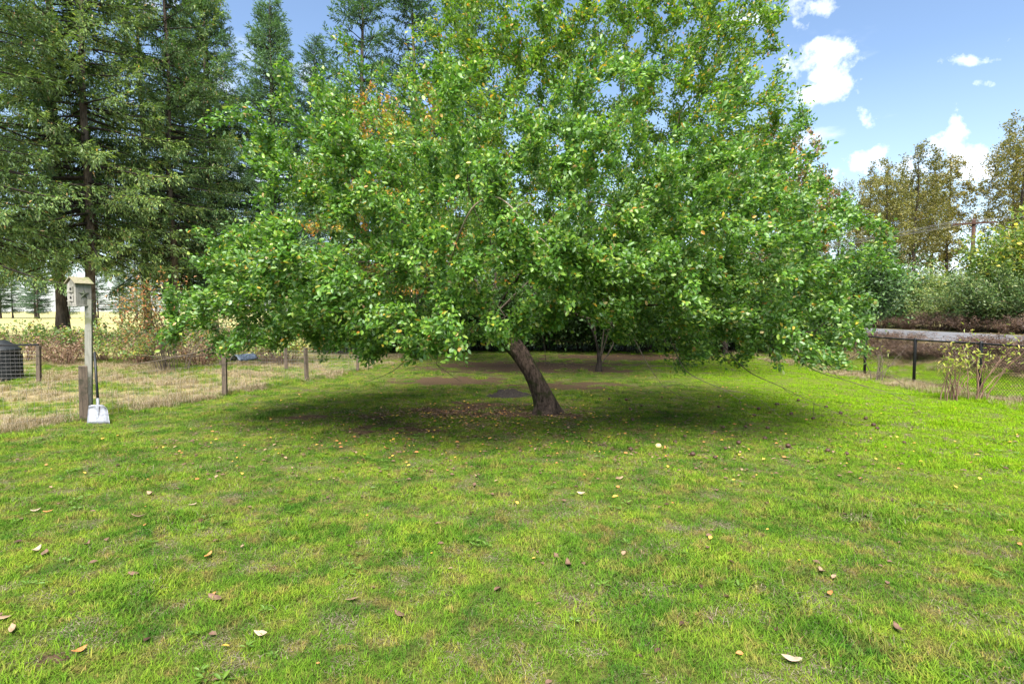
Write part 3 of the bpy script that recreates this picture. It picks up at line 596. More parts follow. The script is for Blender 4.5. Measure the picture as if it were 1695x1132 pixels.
# beyond the road
wil = shrub_mesh(8, 2.6, 4.4, 40, 14000, .24, .075, M['willow'], M['cane'], LEAF2); map_ = shrub_mesh(9, 3.2, 6.0, 30, 14000, .24, .17, M['maple'], M['twig'])
for i, (x, y, s) in enumerate([(27, 45, 1.0), (27.5, 40, .85), (28.5, 36, .95), (28, 31.5, .8), (29, 50, 1.05), (27.5, 56, 1.1), (28, 63, 1.2), (26.6, 34, .6), (26.8, 28, .7), (26.2, 38, .8), (26.2, 31, .8), (26.4, 43, .8), (30, 41, .7), (31, 46, .7)]):
    shrub('willow_shrub', wil, x, y, rr.uniform(0, 6), s, 'grey-green willow shrub on the far side of the road', 'shrub', 'willow shrubs across the road')
for i, (x, y, s) in enumerate([(30.5, 33.5, 1.0), (31, 29, 1.08), (30.5, 25, 1.0), (33.5, 38.5, .62), (34, 32, 1.2), (33, 27, 1.2), (35.5, 34.5, 1.1)]):
    shrub('maple_shrub', map_, x, y, rr.uniform(0, 6), s, 'tall yellow-green maple shrub across the road', 'shrub', 'yellow-green shrubs across the road')
pale = shrub_mesh(12, 2.4, 4.6, 34, 3000, .12, .05, m_leaf('pale_seed_head', [(0, (.36, .34, .28)), (1, (.5, .46, .38))], trans=.2), M['cane'], LEAF2, arch=.8)
shrub('pale_shrub', pale, 33.5, 50, 1.2, 1.15, 'pale straw-coloured arching shrub below the cottonwoods')
# brown weeds on the road bank
wd = shrub_mesh(13, 1.2, 1.05, 90, 2600, .07, .035, M['weed_dry'], M['cane_dark'], LEAF2, cr=.007)
for i in range(46):
    shrub('dry_weed_clump', wd, 14.0 + .7 * (i % 2) + rr.uniform(-.4, .4), 12.5 + i * .62, rr.uniform(0, 6), rr.uniform(.7, 1.0), 'brown dead weed clump on the bank between fence and road', 'weeds', 'dead weeds on the road bank', sz=rr.uniform(.34, .62))
for i in range(16):
    shrub('dry_weed_clump', wd, 24.9 + rr.uniform(-.4, .4), 24 + i * 2.4, rr.uniform(0, 6), rr.uniform(.8, 1.3), 'brown dead weed clump at the foot of the shrubs across the road', 'weeds', 'dead weeds across the road')

# ---- cottonwoods
def cottonwood(seed, Ht, rx):
    rs = np.random.RandomState(seed); A = np.concatenate([ell(rs, (0, 0, Ht * .64), (rx, rx, Ht * .36), 300, .3)])
    A[:, 0] += .03 * A[:, 2] * math.sin(seed); 
    tr_ = [(.1 * math.sin(z * .4 + seed), .1 * math.cos(z * .5 + seed), z) for z in np.linspace(-.2, Ht * .97, 18)]
    t = grow(tr_, [], A, seed, step=.8, arch=-.12, jit=.05, tip=.008, first=5, alpha=-.15)
    arr, par, rad, ch = t; cs = chains_of(arr, par, rad, ch, len(tr_)); tw = []
    for k, (seq, r) in enumerate(cs):
        if k == 0: tk = tubes_mesh('trunk', [(arr[seq], np.linspace(.28, .03, len(seq)), 8)], M['bark_dark'])
        else: tw.append((arr[seq], np.minimum(r, .09), 4))
    lv = leaves_mesh('crown', *tree_leaves(arr, par, rad, 9000, seed, .24, .18, LEAF2, (0, 0, Ht * .5), rmax=.03, spread=.2, up=.3), mat=M['cottonwood'])
    return tk, tubes_mesh('twigs', tw, M['bark_dark']), lv
CW = [cottonwood(1, 23, 3.6), cottonwood(2, 20, 3.0), cottonwood(3, 24, 4.0)]
for i, (v, x, y, s) in enumerate([(0, 52, 74, 1.0), (1, 58.5, 77, 1.12), (2, 63, 71, 1.08), (0, 68, 78, 1.1), (1, 48.5, 78, .98), (1, 45.5, 70, .9), (2, 71, 76, 1.15), (0, 56, 86, 1.05), (1, 61, 88, 1.1), (0, 75, 82, 1.1), (2, 50, 88, .9), (1, 66, 90, 1.15), (2, 80, 78, 1.1), (0, 43, 84, .82)]):
    tk, tw, lv = CW[v]; r = empty('cottonwood_tree', (x, y, .7), i * 1.3, 'tall thin cottonwood with sparse olive-brown leaves beyond the roadside shrubs', 'tree', 'cottonwoods beyond the road', s)
    link('trunk', tk, r); tag(link('twigs', tw, r), kind='stuff'); tag(link('crown', lv, r), kind='stuff')

# ---- utility pole and lines
ux, uy = 40.2, 50.0
up = empty('utility_pole', (ux, uy, .7), R(-30), 'red-brown wooden utility pole with a crossarm rising above the shrubs', 'utility pole')
MB().tube([(0, 0, -.5), (0, 0, 4), (0, 0, 9.2)], [.2, .17, .14], 12).build('pole', M['pole'], up, True)
MB().box((0, -.18, 8.8), (3.0, .12, .14)).build('crossarm', M['pole'], up, bevel=.01)
for k in (-1.35, -.6, .6, 1.35): MB().tube([(k, -.18, 8.87), (k, -.18, 8.98), (k, -.18, 9.08)], [.035, .06, .03], 8).build('insulator', M['cable'], up, True)
wdir = Vector((math.cos(R(-30)), math.sin(R(-30)), 0)); run = Vector((-.45, 1, 0)).normalized()
for j, k in enumerate((-1.35, -.6, .6, 1.35)):
    c0 = Vector((ux, uy, 9.79)) + wdir * k + Vector((-.09, -.156, 0))
    for sg, nm in ((1, 'far'), (-1, 'near')):
        e = c0 + run * sg * 55 + Vector((0, 0, 0)); pts = []
        for t in np.linspace(0, 1, 25): q = c0.lerp(e, t); q.z -= 4 * 1.1 * t * (1 - t); pts.append(q)
        tag(MB().tube(pts, .014, 5).build('power_line', M['cable'], None, True), 'thin grey power line strung from the crossarm of the utility pole', 'cable', 'power lines on the utility pole')

# ------------------------------------------------------------------ fences
def line_tube(mb, a, b_, r=.0018): mb.tube([a, b_], r, 3)
cf = empty('chain_link_fence', (10.5, 8.6, 0), 0, 'waist-high black chain-link fence between the lawn and the road bank', 'fence')
ys = [8.55 + 2.08 * k for k in range(12)]
pm = MB().tube([(0, 0, -.2), (0, 0, 1.2), (0, 0, 1.225)], [.037, .037, .024], 10)
first = None; zg = [H(10.5, y) for y in ys]
for k, y in enumerate(ys):
    o = pm.build('post', M['black_metal'], cf, True) if k == 0 else link('post', first.data, cf)
    first = first or o; o.location = (0, y - 8.6, zg[k])
MB().tube([(0, ys[0] - 8.6, 1.17 + zg[0])] + [(0, y - 8.6, 1.17 + z) for y, z in zip(ys[1:], zg[1:])], .021, 8).build('top_rail', M['black_metal'], cf, True)
panel = MB(); Lb, Hb, pt = 2.08, 1.13, .075
for fam in (1, -1):
    o0 = -Hb if fam == 1 else 0
    k = o0
    while k < Lb + (0 if fam == 1 else Hb):
        y0, z0, y1, z1 = k, 0., k + fam * Hb, Hb
        pts = [(y0, z0), (y1, z1)]
        def clip(pa, pb):
            (a0, b0), (a1, b1) = pa, pb
            lo, hi = 0., 1.
            d = a1 - a0
            t0, t1 = (0 - a0) / d, (Lb - a0) / d
            if t0 > t1: t0, t1 = t1, t0
            return max(lo, t0), min(hi, t1)
        t0, t1 = clip(*pts)
        if t1 - t0 > .02:
            q = lambda t: (.026 + .003 * fam, y0 + (y1 - y0) * t, .04 + z0 + (z1 - z0) * t)
            line_tube(panel, q(t0), q(t1), .003)
        k += pt
pf = None
for k in range(len(ys) - 1):
    o = panel.build('chain_link_panel', M['black_metal'], cf) if pf is None else link('chain_link_panel', pf.data, cf)
    pf = pf or o; o.location = (0, ys[k] - 8.6, zg[k])
# garden fence: short wooden posts and welded wire
gf = empty('garden_fence', (-7.62, 9.98, 0), 0, 'low fence of short wooden posts and welded wire around the rough garden', 'fence')
G0 = Vector((-7.62, 9.98, 0))
posts = [(-7.48, 9.86, .95, .15, .02), (-6.46, 12.71, .93, .1, .02), (-5.62, 15.5, .9, .09, -.03), (-4.86, 17.84, .85, .09, .03), (-7.33, 18.4, .72, .09, -.02), (-10.09, 19.62, .8, .09, .02), (-12.73, 15.23, .98, .1, .04), (-14.9, 14.6, .95, .1, 0), (-8.9, 6.9, .85, .1, .02)]
for (x, y, h, w, lean) in posts:
    mb = MB(); mb.box((0, 0, h / 2 - .15), (w, w * .9, h + .3), .3 + x, 0, 0, .94); o = mb.build('post', M['post'], gf, bevel=.008); o.location = Vector((x, y, H(x, y))) - G0; o.rotation_euler = (0, lean * .7, 0)
def welded(a, b_, h):
    mb = MB(); a = Vector(a); b_ = Vector(b_); L = (b_ - a).length; n = max(2, int(L / .1)); za, zb = H(a.x, a.y), H(b_.x, b_.y)
    for i in range(n + 1): q = a.lerp(b_, i / n) - G0; z = za + (zb - za) * i / n; line_tube(mb, (q.x, q.y, z + .02), (q.x, q.y, z + h), .0014)
    k = .03
    while k <= h + .001: line_tube(mb, (a.x - G0.x, a.y - G0.y, za + k), (b_.x - G0.x, b_.y - G0.y, zb + k), .0014); k += .1
    mb.build('wire_panel', M['wire'], gf)
for i, j, h in ((0, 1, .75), (1, 2, .85), (2, 3, .8), (0, 8, .75), (6, 7, .92), (3, 4, .65), (4, 5, .65)): welded((posts[i][0], posts[i][1], 0), (posts[j][0], posts[j][1], 0), h)
MB().box((-13.82 + 7.62, 14.9 - 9.98, 1.0), (2.35, .07, .05), math.atan2(.63, 2.17)).build('rail', M['black_metal'], gf, bevel=.006)
# blue tarp thrown over the top of the garden fence
rs = np.random.RandomState(2); tv = []
for i in range(15):
    for j in range(9): u = i / 7 - 1; tv.append((u * .18 * (1 - .25 * abs(u)), -.3 + j * .075, .90 - .13 * abs(u) ** 1.6 + rs.normal() * .012))
tq = (np.arange(14)[:, None] * 9 + np.arange(8)[None]).ravel(); tme = mesh_np('blue_tarp', tv, [np.stack([tq, tq + 9, tq + 10, tq + 1], -1)], None, True, M['tarp'])
tb = link('blue_tarp', tme); tb.location = (-6.28, 13.3, H(-6.28, 13.3)); tb.rotation_euler = (0, 0, -.29); tag(tb, 'crumpled blue tarp thrown over the top of the garden fence', 'tarp'); sm = tb.modifiers.new('solid', 'SOLIDIFY'); sm.thickness = .006

# ------------------------------------------------------------------ birdhouse, its post, the shovel, the bin
bx, by = -7.58, 10.04
bp = empty('birdhouse_post', (bx, by, H(bx, by)), 0, 'tall pale square post carrying the birdhouse', 'post')
MB().box((.05, .05, 1.0), (.105, .105, 2.2), .45, 0, .03, .97).build('shaft', M['post_green'], bp, bevel=.006)
bh = empty('birdhouse', (bx - .03, by - .0, H(bx, by) + 2.0), R(70), 'weathered wooden birdhouse with a star on its side and a mossy gable roof', 'birdhouse', s=.9)
# local: gable end faces -x, long side faces -y
W_, D_, HH = .24, .26, .40
MB().box((0, 0, -.012), (D_ + .03, W_ + .03, .024)).build('floor', M['bird_wood'], bh, bevel=.003)
for sy in (-1, 1): MB().box((0, sy * (W_ / 2 - .008), HH / 2), (D_, .016, HH)).build('side_panel', M['bird_wood'], bh, bevel=.002)
for sx in (-1, 1):
    mb = MB(); x0 = sx * (D_ / 2 + .009); t = .008; prof = [(-W_ / 2, 0), (W_ / 2, 0), (W_ / 2, HH), (0, HH + .10), (-W_ / 2, HH)]
    V = [(x0 - t, y, z) for y, z in prof] + [(x0 + t, y, z) for y, z in prof]; F = [(4, 3, 2, 1, 0), (5, 6, 7, 8, 9)] + [(i, (i + 1) % 5, 5 + (i + 1) % 5, 5 + i) for i in range(5)]
    mb.add(V, F).build('front_panel' if sx < 0 else 'back_panel', M['bird_wood'], bh, bevel=.002)
for sy in (-1, 1): MB().box((0, sy * (.080), HH + .078), (D_ + .1, .205, .018), 0, -sy * math.atan2(.1, .12)).build('roof_panel', M['roof_moss'], bh, bevel=.002)
for zc in (.30, .13):
    MB().box((-D_ / 2 - .025, 0, zc), (.014, .12, .12)).build('entrance_plate', M['bird_wood'], bh, bevel=.002)
    a = np.arange(14) * 2 * math.pi / 14; V = [(-D_ / 2 - .0345 , .028 * math.cos(q), zc + .01 + .028 * math.sin(q)) for q in a]
    MB().add(V, [tuple(range(14))]).build('entrance_hole', M['hole_shade'], bh)  # flat disc on the plate, not cut in; the inner dark is painted
    MB().tube([(-D_ / 2 - .02, 0, zc - .055), (-D_ / 2 - .1, 0, zc - .055)], .01, 8).build('perch', M['bird_wood'], bh, True)
V = [(0, -W_ / 2 - .030, .21)]
for i in range(10): q = math.pi / 2 + i * math.pi / 5; r_ = .105 if i % 2 == 0 else .042; V.append((r_ * math.cos(q), -W_ / 2 - .004, .21 + r_ * math.sin(q)))
MB().add(V, [(0, 1 + i, 1 + (i + 1) % 10) for i in range(10)]).build('star', M['star'], bh)
# shovel leaning on the post
sh = empty('shovel', (-7.14, 9.72, H(-7.14, 9.72)), 0, 'grain shovel with a black handle and pale metal scoop leaning on the birdhouse post', 'shovel')
hb, ht = Vector((-.03, .06, .36)), Vector((-.2, .26, 1.2))
MB().tube([tuple(hb.lerp(ht, t)) for t in (0, .5, 1)], [.021, .02, .019], 10).build('handle', M['black_plastic'], sh, True)
MB().tube([(.0, .0, .2), tuple(hb.lerp(ht, -.05)), tuple(hb.lerp(ht, .06))], [.03, .026, .024], 10).build('socket', M['scoop'], sh, True)
sv = []; nu, nv = 9, 8
for j in range(nv):
    t = j / (nv - 1)
    for i in range(nu):
        u = -1 + 2 * i / (nu - 1); w = .155 + .04 * t; rise = .05 * max(0, abs(u) - .72) / .28 + .05 * max(0, (.18 - t) / .18)
        x = u * w * (1 - .22 * max(0, .2 - t) / .2); sv.append((x + .02 + .11 * t, -rise * .8 - .15 * t + .02, .32 - .31 * t - rise * .2))
sq = (np.arange(nv - 1)[:, None] * nu + np.arange(nu - 1)[None]).ravel()
o = link('scoop', mesh_np('scoop', sv, [np.stack([sq, sq + nu, sq + nu + 1, sq + 1], -1)], None, True, M['scoop']), sh); s_ = o.modifiers.new('solid', 'SOLIDIFY'); s_.thickness = .004
MB().add([(.02, -.012, .3), (.05, -.03, .3), (-.01, -.03, .3), (.08, -.09, .1)], [(0, 1, 3), (2, 0, 3), (1, 2, 3), (0, 2, 1)]).build('rib', M['scoop'], sh)
# compost bin
cb = empty('compost_bin', (-14.15, 14.95 + .75, H(-13.5, 15.7)), 0, 'black plastic compost bin with a tapered lid behind the wire fence', 'bin')
P = [(0, 0, z) for z in (-.02, .03, .4, .78, .80)]; MB().tube(P, [.47, .48, .45, .42, .42], 28).build('body', M['black_plastic'], cb, True)
MB().tube([(0, 0, z) for z in (.80, .84, .87, 1.0, 1.08, 1.1)], [.45, .46, .42, .27, .16, .1], 28).build('lid', M['black_plastic'], cb, True)
for i in range(14):
    a = i * 2 * math.pi / 14; MB().box((.462 * math.cos(a), .462 * math.sin(a), .38), (.02, .04, .68), a).build('rib', M['black_plastic'], cb)

# ---- bare saplings by the chain-link fence
def sapling(name, x, y, seed, n, ht, spread, leafy, label, lean=0):
    rs = np.random.RandomState(seed); chs = []; tips = []
    for k in range(n):
        a = rs.uniform(0, 6.283); q = spread * rs.uniform(.2, 1); h = ht * rs.uniform(.6, 1.05); s = np.linspace(0, 1, 8)[:, None]
        P = np.array([rs.normal() * .08, rs.normal() * .08, 0]) + np.array([math.cos(a) * q + lean, math.sin(a) * q * .6, 0]) * s ** 1.4 + np.array([0, 0, h]) * s + rs.normal(size=(8, 3)) * .02 * s; P[0, 2] = -.05
        chs.append((P, np.linspace(.014, .004, 8), 5)); tips.append(P[-1])
        for j in range(4):
            i = rs.randint(3, 8); e = P[i] + nrm(rs.normal(size=3) + np.array([0, 0, .6])) * rs.uniform(.15, .4); chs.append((np.stack([P[i], (P[i] + e) / 2 + rs.normal(size=3) * .02, e]), np.array([.005, .004, .002]), 3)); tips.append(e)
    r = empty(name, (x, y, H(x, y)), 0, label, 'sapling'); tag(link('stems', tubes_mesh('stems', chs, M['cane'] if seed % 2 else M['twig']), r), kind='stuff')
    tips = np.array(tips); tips = tips[tips[:, 2] > ht * .62] if leafy else tips[:3]
    m_ = 5 if leafy else 3; pos = np.repeat(tips, m_, 0); c = len(pos); pos = pos + rs.normal(size=(c, 3)) * .06
    tag(link('leaves', leaves_mesh('leaves', pos, rs.normal(size=(c, 3)) + np.array([0, 0, -.2]), rs.normal(size=(c, 3)) * .4 + np.array([0, 0, 1.]), rs.uniform(.07, .13, c), rs.uniform(.025, .04, c), LEAF4, rs.uniform(0, 1, c), mat=M['elder']), r), kind='stuff')
sapling('bare_sapling', 9.95, 15.3, 2, 9, 1.15, .75, False, 'leafless brown sapling with arching stems by the chain-link fence', .25)
sapling('elder_sapling', 9.35, 12.0, 3, 12, 1.0, .5, True, 'low elder sapling with yellow-green leaf tips and clustered upright stems')
sapling('elder_sapling', 9.85, 11.9, 5, 9, 1.3, .8, True, 'taller slanting elder sapling with yellow-green tips against the fence', .35)
# dead stick leaning on the fence
tag(MB().tube([(9.95, 17.8, H(9.9, 17.8)), (10.2, 17.3, .38), (10.42, 16.85, .72), (10.47, 16.8, .95)], [.018, .016, .012, .006], 6).build('dead_stick', M['twig'], None, True), 'dark dead stick leaning on the chain-link fence', 'stick')

# ------------------------------------------------------------------ grass, litter (uncountable stuff)
hid = bpy.data.collections.new('clump_sources')
def blades(seed, n, rad_, h, w, lean, mat, name, flat=0):
    rs = np.random.RandomState(seed); a = rs.uniform(0, 6.283, n); q = rad_ * np.sqrt(rs.uniform(0, 1, n)); base = np.stack([q * np.cos(a), q * np.sin(a), np.full(n, -.004)], -1)
    b_ = rs.uniform(0, 6.283, n); hh = h * rs.uniform(.45, 1.15, n); ln = hh * lean * rs.uniform(.2, 1.2, n); d = np.stack([np.cos(b_), np.sin(b_), 0 * b_], -1); s = np.stack([-np.sin(b_), np.cos(b_), 0 * b_], -1) * (w * rs.uniform(.7, 1.3, n))[:, None]
    mid = base + d * (ln * .35)[:, None] + np.array([0, 0, 1.]) * (hh * .6)[:, None]; top = base + d * ln[:, None] + np.array([0, 0, 1.]) * (hh * (1 - flat * .4))[:, None]
    V = np.stack([base - s * .5, base + s * .5, mid + s * .42, mid - s * .42, top], 1).reshape(-1, 3); k = np.arange(n) * 5
    me = mesh_np(name, V, [np.stack([k, k + 1, k + 2, k + 3], -1), np.stack([k + 3, k + 2, k + 4], -1)], {'rnd': np.repeat(rs.uniform(0, 1, n), 5)}, mat=mat)
    o = bpy.data.objects.new(name, me); return o
def scatter(name, sources, P, rz, sc, vi, label, cat, tilt=None):
    c = bpy.data.collections.new(name + '_sources')
    for i, o in enumerate(sources): o.name = '%s_%02d' % (name, i); c.objects.link(o)
    me = bpy.data.meshes.new(name); me.vertices.add(len(P)); me.vertices.foreach_set('co', np.asarray(P, np.float32).ravel())
    for k, v, t in (('rz', rz, 'FLOAT'), ('sc', sc, 'FLOAT'), ('vi', vi, 'INT')):
        a = me.attributes.new(k, t, 'POINT'); a.data.foreach_set('value', np.asarray(v, np.float32 if t == 'FLOAT' else np.int32))
    o = link(name, me); tag(o, label, cat, None, 'stuff')
    ng = bpy.data.node_groups.new(name, 'GeometryNodeTree'); ng.interface.new_socket('Geometry', in_out='INPUT', socket_type='NodeSocketGeometry'); ng.interface.new_socket('Geometry', in_out='OUTPUT', socket_type='NodeSocketGeometry')
    N = ng.nodes; gi = N.new('NodeGroupInput'); go = N.new('NodeGroupOutput'); ip = N.new('GeometryNodeInstanceOnPoints'); ci = N.new('GeometryNodeCollectionInfo'); ci.inputs['Collection'].default_value = c; ci.inputs['Separate Children'].default_value = True; ci.inputs['Reset Children'].default_value = True
    def na(nm, t): n = N.new('GeometryNodeInputNamedAttribute'); n.data_type = t; n.inputs[0].default_value = nm; return n.outputs[0]
    cx = N.new('ShaderNodeCombineXYZ'); L_ = ng.links; L_.new(na('rz', 'FLOAT'), cx.inputs[2]); L_.new(gi.outputs[0], ip.inputs['Points']); L_.new(ci.outputs[0], ip.inputs['Instance']); ip.inputs['Pick Instance'].default_value = True
    L_.new(na('vi', 'INT'), ip.inputs['Instance Index']); L_.new(cx.outputs[0], ip.inputs['Rotation']); L_.new(na('sc', 'FLOAT'), ip.inputs['Scale']); L_.new(ip.outputs[0], go.inputs[0])
    md = o.modifiers.new('scatter', 'NODES'); md.node_group = ng; return o
# turf blades
m, nt, b = mat_new('turf_blade'); base = lawn_colour(nt)
vr = ramp(nt, [(0, (.6, .68, .6)), (.6, (1.0, 1.1, .9)), (.84, (1.3, 1.35, .9)), (.92, (1.55, 1.3, 1.2)), (.97, (1.9, 1.35, 2.0)), (1, (1.3, .8, 1.3))]).outputs[0]; nt.links.new(attr(nt, 'rnd'), vr.node.inputs[0])
cc = mixc(nt, 1., base, vr, 'MULTIPLY'); nt.links.new(cc, b.inputs['Base Color']); b.inputs['Roughness'].default_value = .8; b.inputs['Specular IOR Level'].default_value = .06
t = nt.nodes.new('ShaderNodeBsdfTranslucent'); nt.links.new(cc, t.inputs[0]); ms = nt.nodes.new('ShaderNodeMixShader'); ms.inputs[0].default_value = .3
nt.links.new(b.outputs[0], ms.inputs[1]); nt.links.new(t.outputs[0], ms.inputs[2]); nt.links.new(ms.outputs[0], nt.nodes['Material Output'].inputs[0]); M['turf'] = m
M['straw'] = m_leaf('straw', [(0, (.1, .12, .02)), (.35, (.22, .155, .055)), (.7, (.34, .225, .095)), (1, (.44, .3, .14))], rough=.7, trans=.25, under=1)
M['thatch'] = m_leaf('thatch', [(0, (.1, .07, .03)), (.6, (.2, .15, .07)), (1, (.32, .25, .13))], rough=.8, trans=.2, under=1)
rs = np.random.RandomState(77)
def points(n, x0, x1, y0, y1): return rs.uniform(x0, x1, n), rs.uniform(y0, y1, n)
TX_, TY_, TS = [], [], []
for (y0, y1, den, sc) in ((1.2, 5, 150, 1.0), (5, 8, 90, 1.05), (8, 13, 48, 1.15), (13, 19, 18, 1.3), (19, 27, 9, 1.5)):
    hw = min(13.0, 1.05 * y1 + 1.5); st = 1 / math.sqrt(den); a_, b_ = np.meshgrid(np.arange(-hw, hw, st), np.arange(y0, y1, st)); n = a_.size; x = a_.ravel() + rs.uniform(-.6, .6, n) * st; y = b_.ravel() + rs.uniform(-.6, .6, n) * st
    k = (soil_m(x, y) < .45 + .2 * rs.uniform(size=n)) & (rough_m(x, y) < .5); TX_.append(x[k]); TY_.append(y[k]); TS.append(np.full(k.sum(), sc))
x = np.concatenate(TX_); y = np.concatenate(TY_); s = np.concatenate(TS); n = len(x)
lush = smooth(.1, .9, vnoise(x, y, 2.1, 21)); s = s * (.8 + .35 * lush) * rs.uniform(.8, 1.2, n)
src = [blades(1, 90, .13, .034, .0046, 1.7, M['turf'], 'a'), blades(2, 95, .13, .026, .005, 2.2, M['turf'], 'b'), blades(3, 80, .14, .045, .0044, 1.5, M['turf'], 'c'), blades(4, 90, .1, .075, .0034, 1.2, M['turf'], 'd'), blades(5, 70, .14, .014, .004, 5.0, M['thatch'], 'e', 1), blades(6, 14, .16, .08, .003, 1.6, M['thatch'], 'f', 1)]
vi = np.where((lush > .8) & (rs.uniform(size=n) < .1), 3, rs.randint(0, 3, n)); vi = np.where(rs.uniform(size=n) < .08 + .4 * (vnoise(x, y, 6.5, 33) > .35), 4, vi); vi = np.where(rs.uniform(size=n) < .02, 5, vi)
scatter('lawn_grass', src, np.stack([x, y, hgt(x, y)], -1), rs.uniform(0, 6.28, n), s, vi, 'short mown green lawn grass with yellowed patches', 'grass')
# dry tall grass: garden, fence foot, bank
x1, y1 = points(9000, -17, -3.6, 5, 24); k = (rough_m(x1, y1) > .5) & (soil_m(x1, y1) < .5); x1, y1 = x1[k], y1[k]
x2, y2 = points(3000, 9.6, 10.8, 8.6, 32); x3, y3 = points(3500, 10.6, 15.8, 9, 36); k = (x3 > 12.9) | (rs.uniform(size=3500) < .1); x3, y3 = x3[k], y3[k]
fl = rs.uniform(0, 1, 900); yf = 6 + fl * 14; xf = fence_x(yf) - .15 + rs.normal(size=900) * .22
x = np.concatenate([x1, x2, x3, xf]); y = np.concatenate([y1, y2, y3, yf]); n = len(x)
src = [blades(11, 60, .16, .2, .005, 1.2, M['straw'], 'a', 1), blades(12, 60, .2, .13, .005, 1.8, M['straw'], 'b', 1), blades(13, 50, .14, .28, .005, .8, M['straw'], 'c', .5), blades(14, 60, .16, .12, .005, 1., M['turf'], 'd')]
dr = vnoise(x, y, 1.3, 14); vi = np.where(dr + rs.normal(size=n) * .4 < .1, 3, rs.randint(0, 3, n)); sc = rs.uniform(.4, .85, n)
scatter('rough_grass', src, np.stack([x, y, hgt(x, y)], -1), rs.uniform(0, 6.28, n), sc, vi, 'straw-coloured uncut grass in the garden and along the fences', 'grass')
# broad-leaved weeds in the lawn
def rosette(seed, n, L, W, mat, name):
    rs_ = np.random.RandomState(seed); a = np.arange(n) * 2.4 + rs_.uniform(-.3, .3, n); d = np.stack([np.cos(a), np.sin(a), rs_.uniform(.1, .7, n)], -1); pos = np.tile([0, 0, .008], (n, 1)) + d * .01; s_ = rs_.uniform(.6, 1.1, n)
    return bpy.data.objects.new(name, leaves_mesh(name, pos, d, np.tile([0, 0, 1.], (n, 1)) + rs_.normal(size=(n, 3)) * .2, L * s_, W * s_, LEAF8, rs_.uniform(0, 1, n), mat=mat))
M['weed'] = m_leaf('weed_leaf', [(0, (.06, .13, .014)), (1, (.12, .2, .022))], rough=.5, trans=.25, under=1.1)
x, y = points(2600, -7, 9.5, 2, 9.5); k = (vnoise(x, y, 2.4, 30) > .45) & (rough_m(x, y) < .4); x, y = x[k], y[k]; n = len(x)
scatter('lawn_weeds', [rosette(1, 7, .055, .02, M['weed'], 'a'), rosette(2, 9, .045, .022, M['weed'], 'b'), rosette(3, 6, .075, .024, M['weed'], 'c')], np.stack([x, y, hgt(x, y) + .01], -1), rs.uniform(0, 6.28, n), rs.uniform(.6, 1.1, n), rs.randint(0, 3, n), 'broad-leaved weed rosettes growing in the lawn', 'weeds')
# leaf litter
def litter(seed, mat, name, n=1):
    rs_ = np.random.RandomState(seed); d = np.array([[1., 0, rs_.uniform(-.1, .4)]]); return bpy.data.objects.new(name, leaves_mesh(name, np.array([[-.03, 0, .012]]), d, np.array([[rs_.normal() * .3, rs_.normal() * .4, 1.]]), np.array([.07]), np.array([.045]), LEAF8, np.array([.5]), mat=mat))
n = 4600; q = rs.normal(size=(n, 2)); wide = rs.uniform(size=n) < .5; x = np.where(wide, -.2 + q[:, 0] * 2.7, -.7 + q[:, 0] * 1.2); y = np.where(wide, 9.4 + q[:, 1] * 1.5, 10.4 + q[:, 1] * .6)
x_, y_ = points(1500, -8, 9, 16, 25); x_r, y_r = points(1600, 15.7, 18.2, 14, 40); x_l = -9 + rs.uniform(0, 6, 500); y_l = 19.5 + rs.normal(size=500) * 1.2; xw, yw = points(420, -6, 9, 2.5, 9); xd, yd = points(2600, -5, 8, 6.3, 14)
x = np.concatenate([x, x_, x_r, x_l, xw, xd]); y = np.concatenate([y, y_, y_r, y_l, yw, yd]); n = len(x); z = hgt(x, y) + .012; z = np.where(x > 15.99, .77, z)
src = [litter(1, M['dead_brown'], 'a'), litter(2, M['dead_brown'], 'b'), litter(3, M['dead_orange'], 'c'), litter(4, M['dead_tan'], 'd'), litter(5, M['fruit_rot'], 'e'), litter(6, M['dead_yellow'], 'f')]
scatter('leaf_litter', src, np.stack([x, y, z], -1), rs.uniform(0, 6.28, n), rs.uniform(.3, .95, n), rs.choice([0, 1, 2, 3, 4, 5], n, p=[.33, .25, .06, .08, .22, .06]), 'small fallen leaves scattered under the trees and on the road', 'leaf litter')

# ------------------------------------------------------------------ single fallen leaves and fruit on the lawn
def fallen(kind, x, y, rz, L, curl, label):
    V = []; nu = 7; w = L * .2
    for i in range(nu):
        t = i / (nu - 1); ww = w * math.sin(math.pi * min(.999, t * .92 + .06)) ** .8 * random.Random(i + int(x * 77)).uniform(.75, 1.15); zc = curl * L * (2 * t - 1) ** 2
        V += [((t - .5) * L, -ww, zc + ww * random.Random(int(y * 57)).uniform(-.3, .9)), ((t - .5) * L, 0, zc), ((t - .5) * L, ww, zc + ww * .35)]
    k = (np.arange(nu - 1)[:, None] * 3 + np.arange(2)[None]).ravel()
    me = mesh_np('fallen_leaf', V, [np.stack([k, k + 3, k + 4, k + 1], -1)], None, True, M['dead_' + kind]); o = link('fallen_leaf', me); sl = o.modifiers.new('solid', 'SOLIDIFY'); sl.thickness = .0012
    o.location = (x, y, H(x, y) + .022); o.rotation_euler = (random.Random(int(x * 997)).uniform(-.25, .25), random.Random(int(y * 991)).uniform(-.15, .15), rz)
    tag(o, label, 'leaf', kind + ' fallen leaves on the lawn')
LB = dict(pale='pale cream fallen leaf lying on the open lawn', tan='curled tan fallen leaf lying on the open lawn', brown='dark brown fallen leaf lying on the open lawn', orange='rust-orange fallen leaf lying on the open lawn')
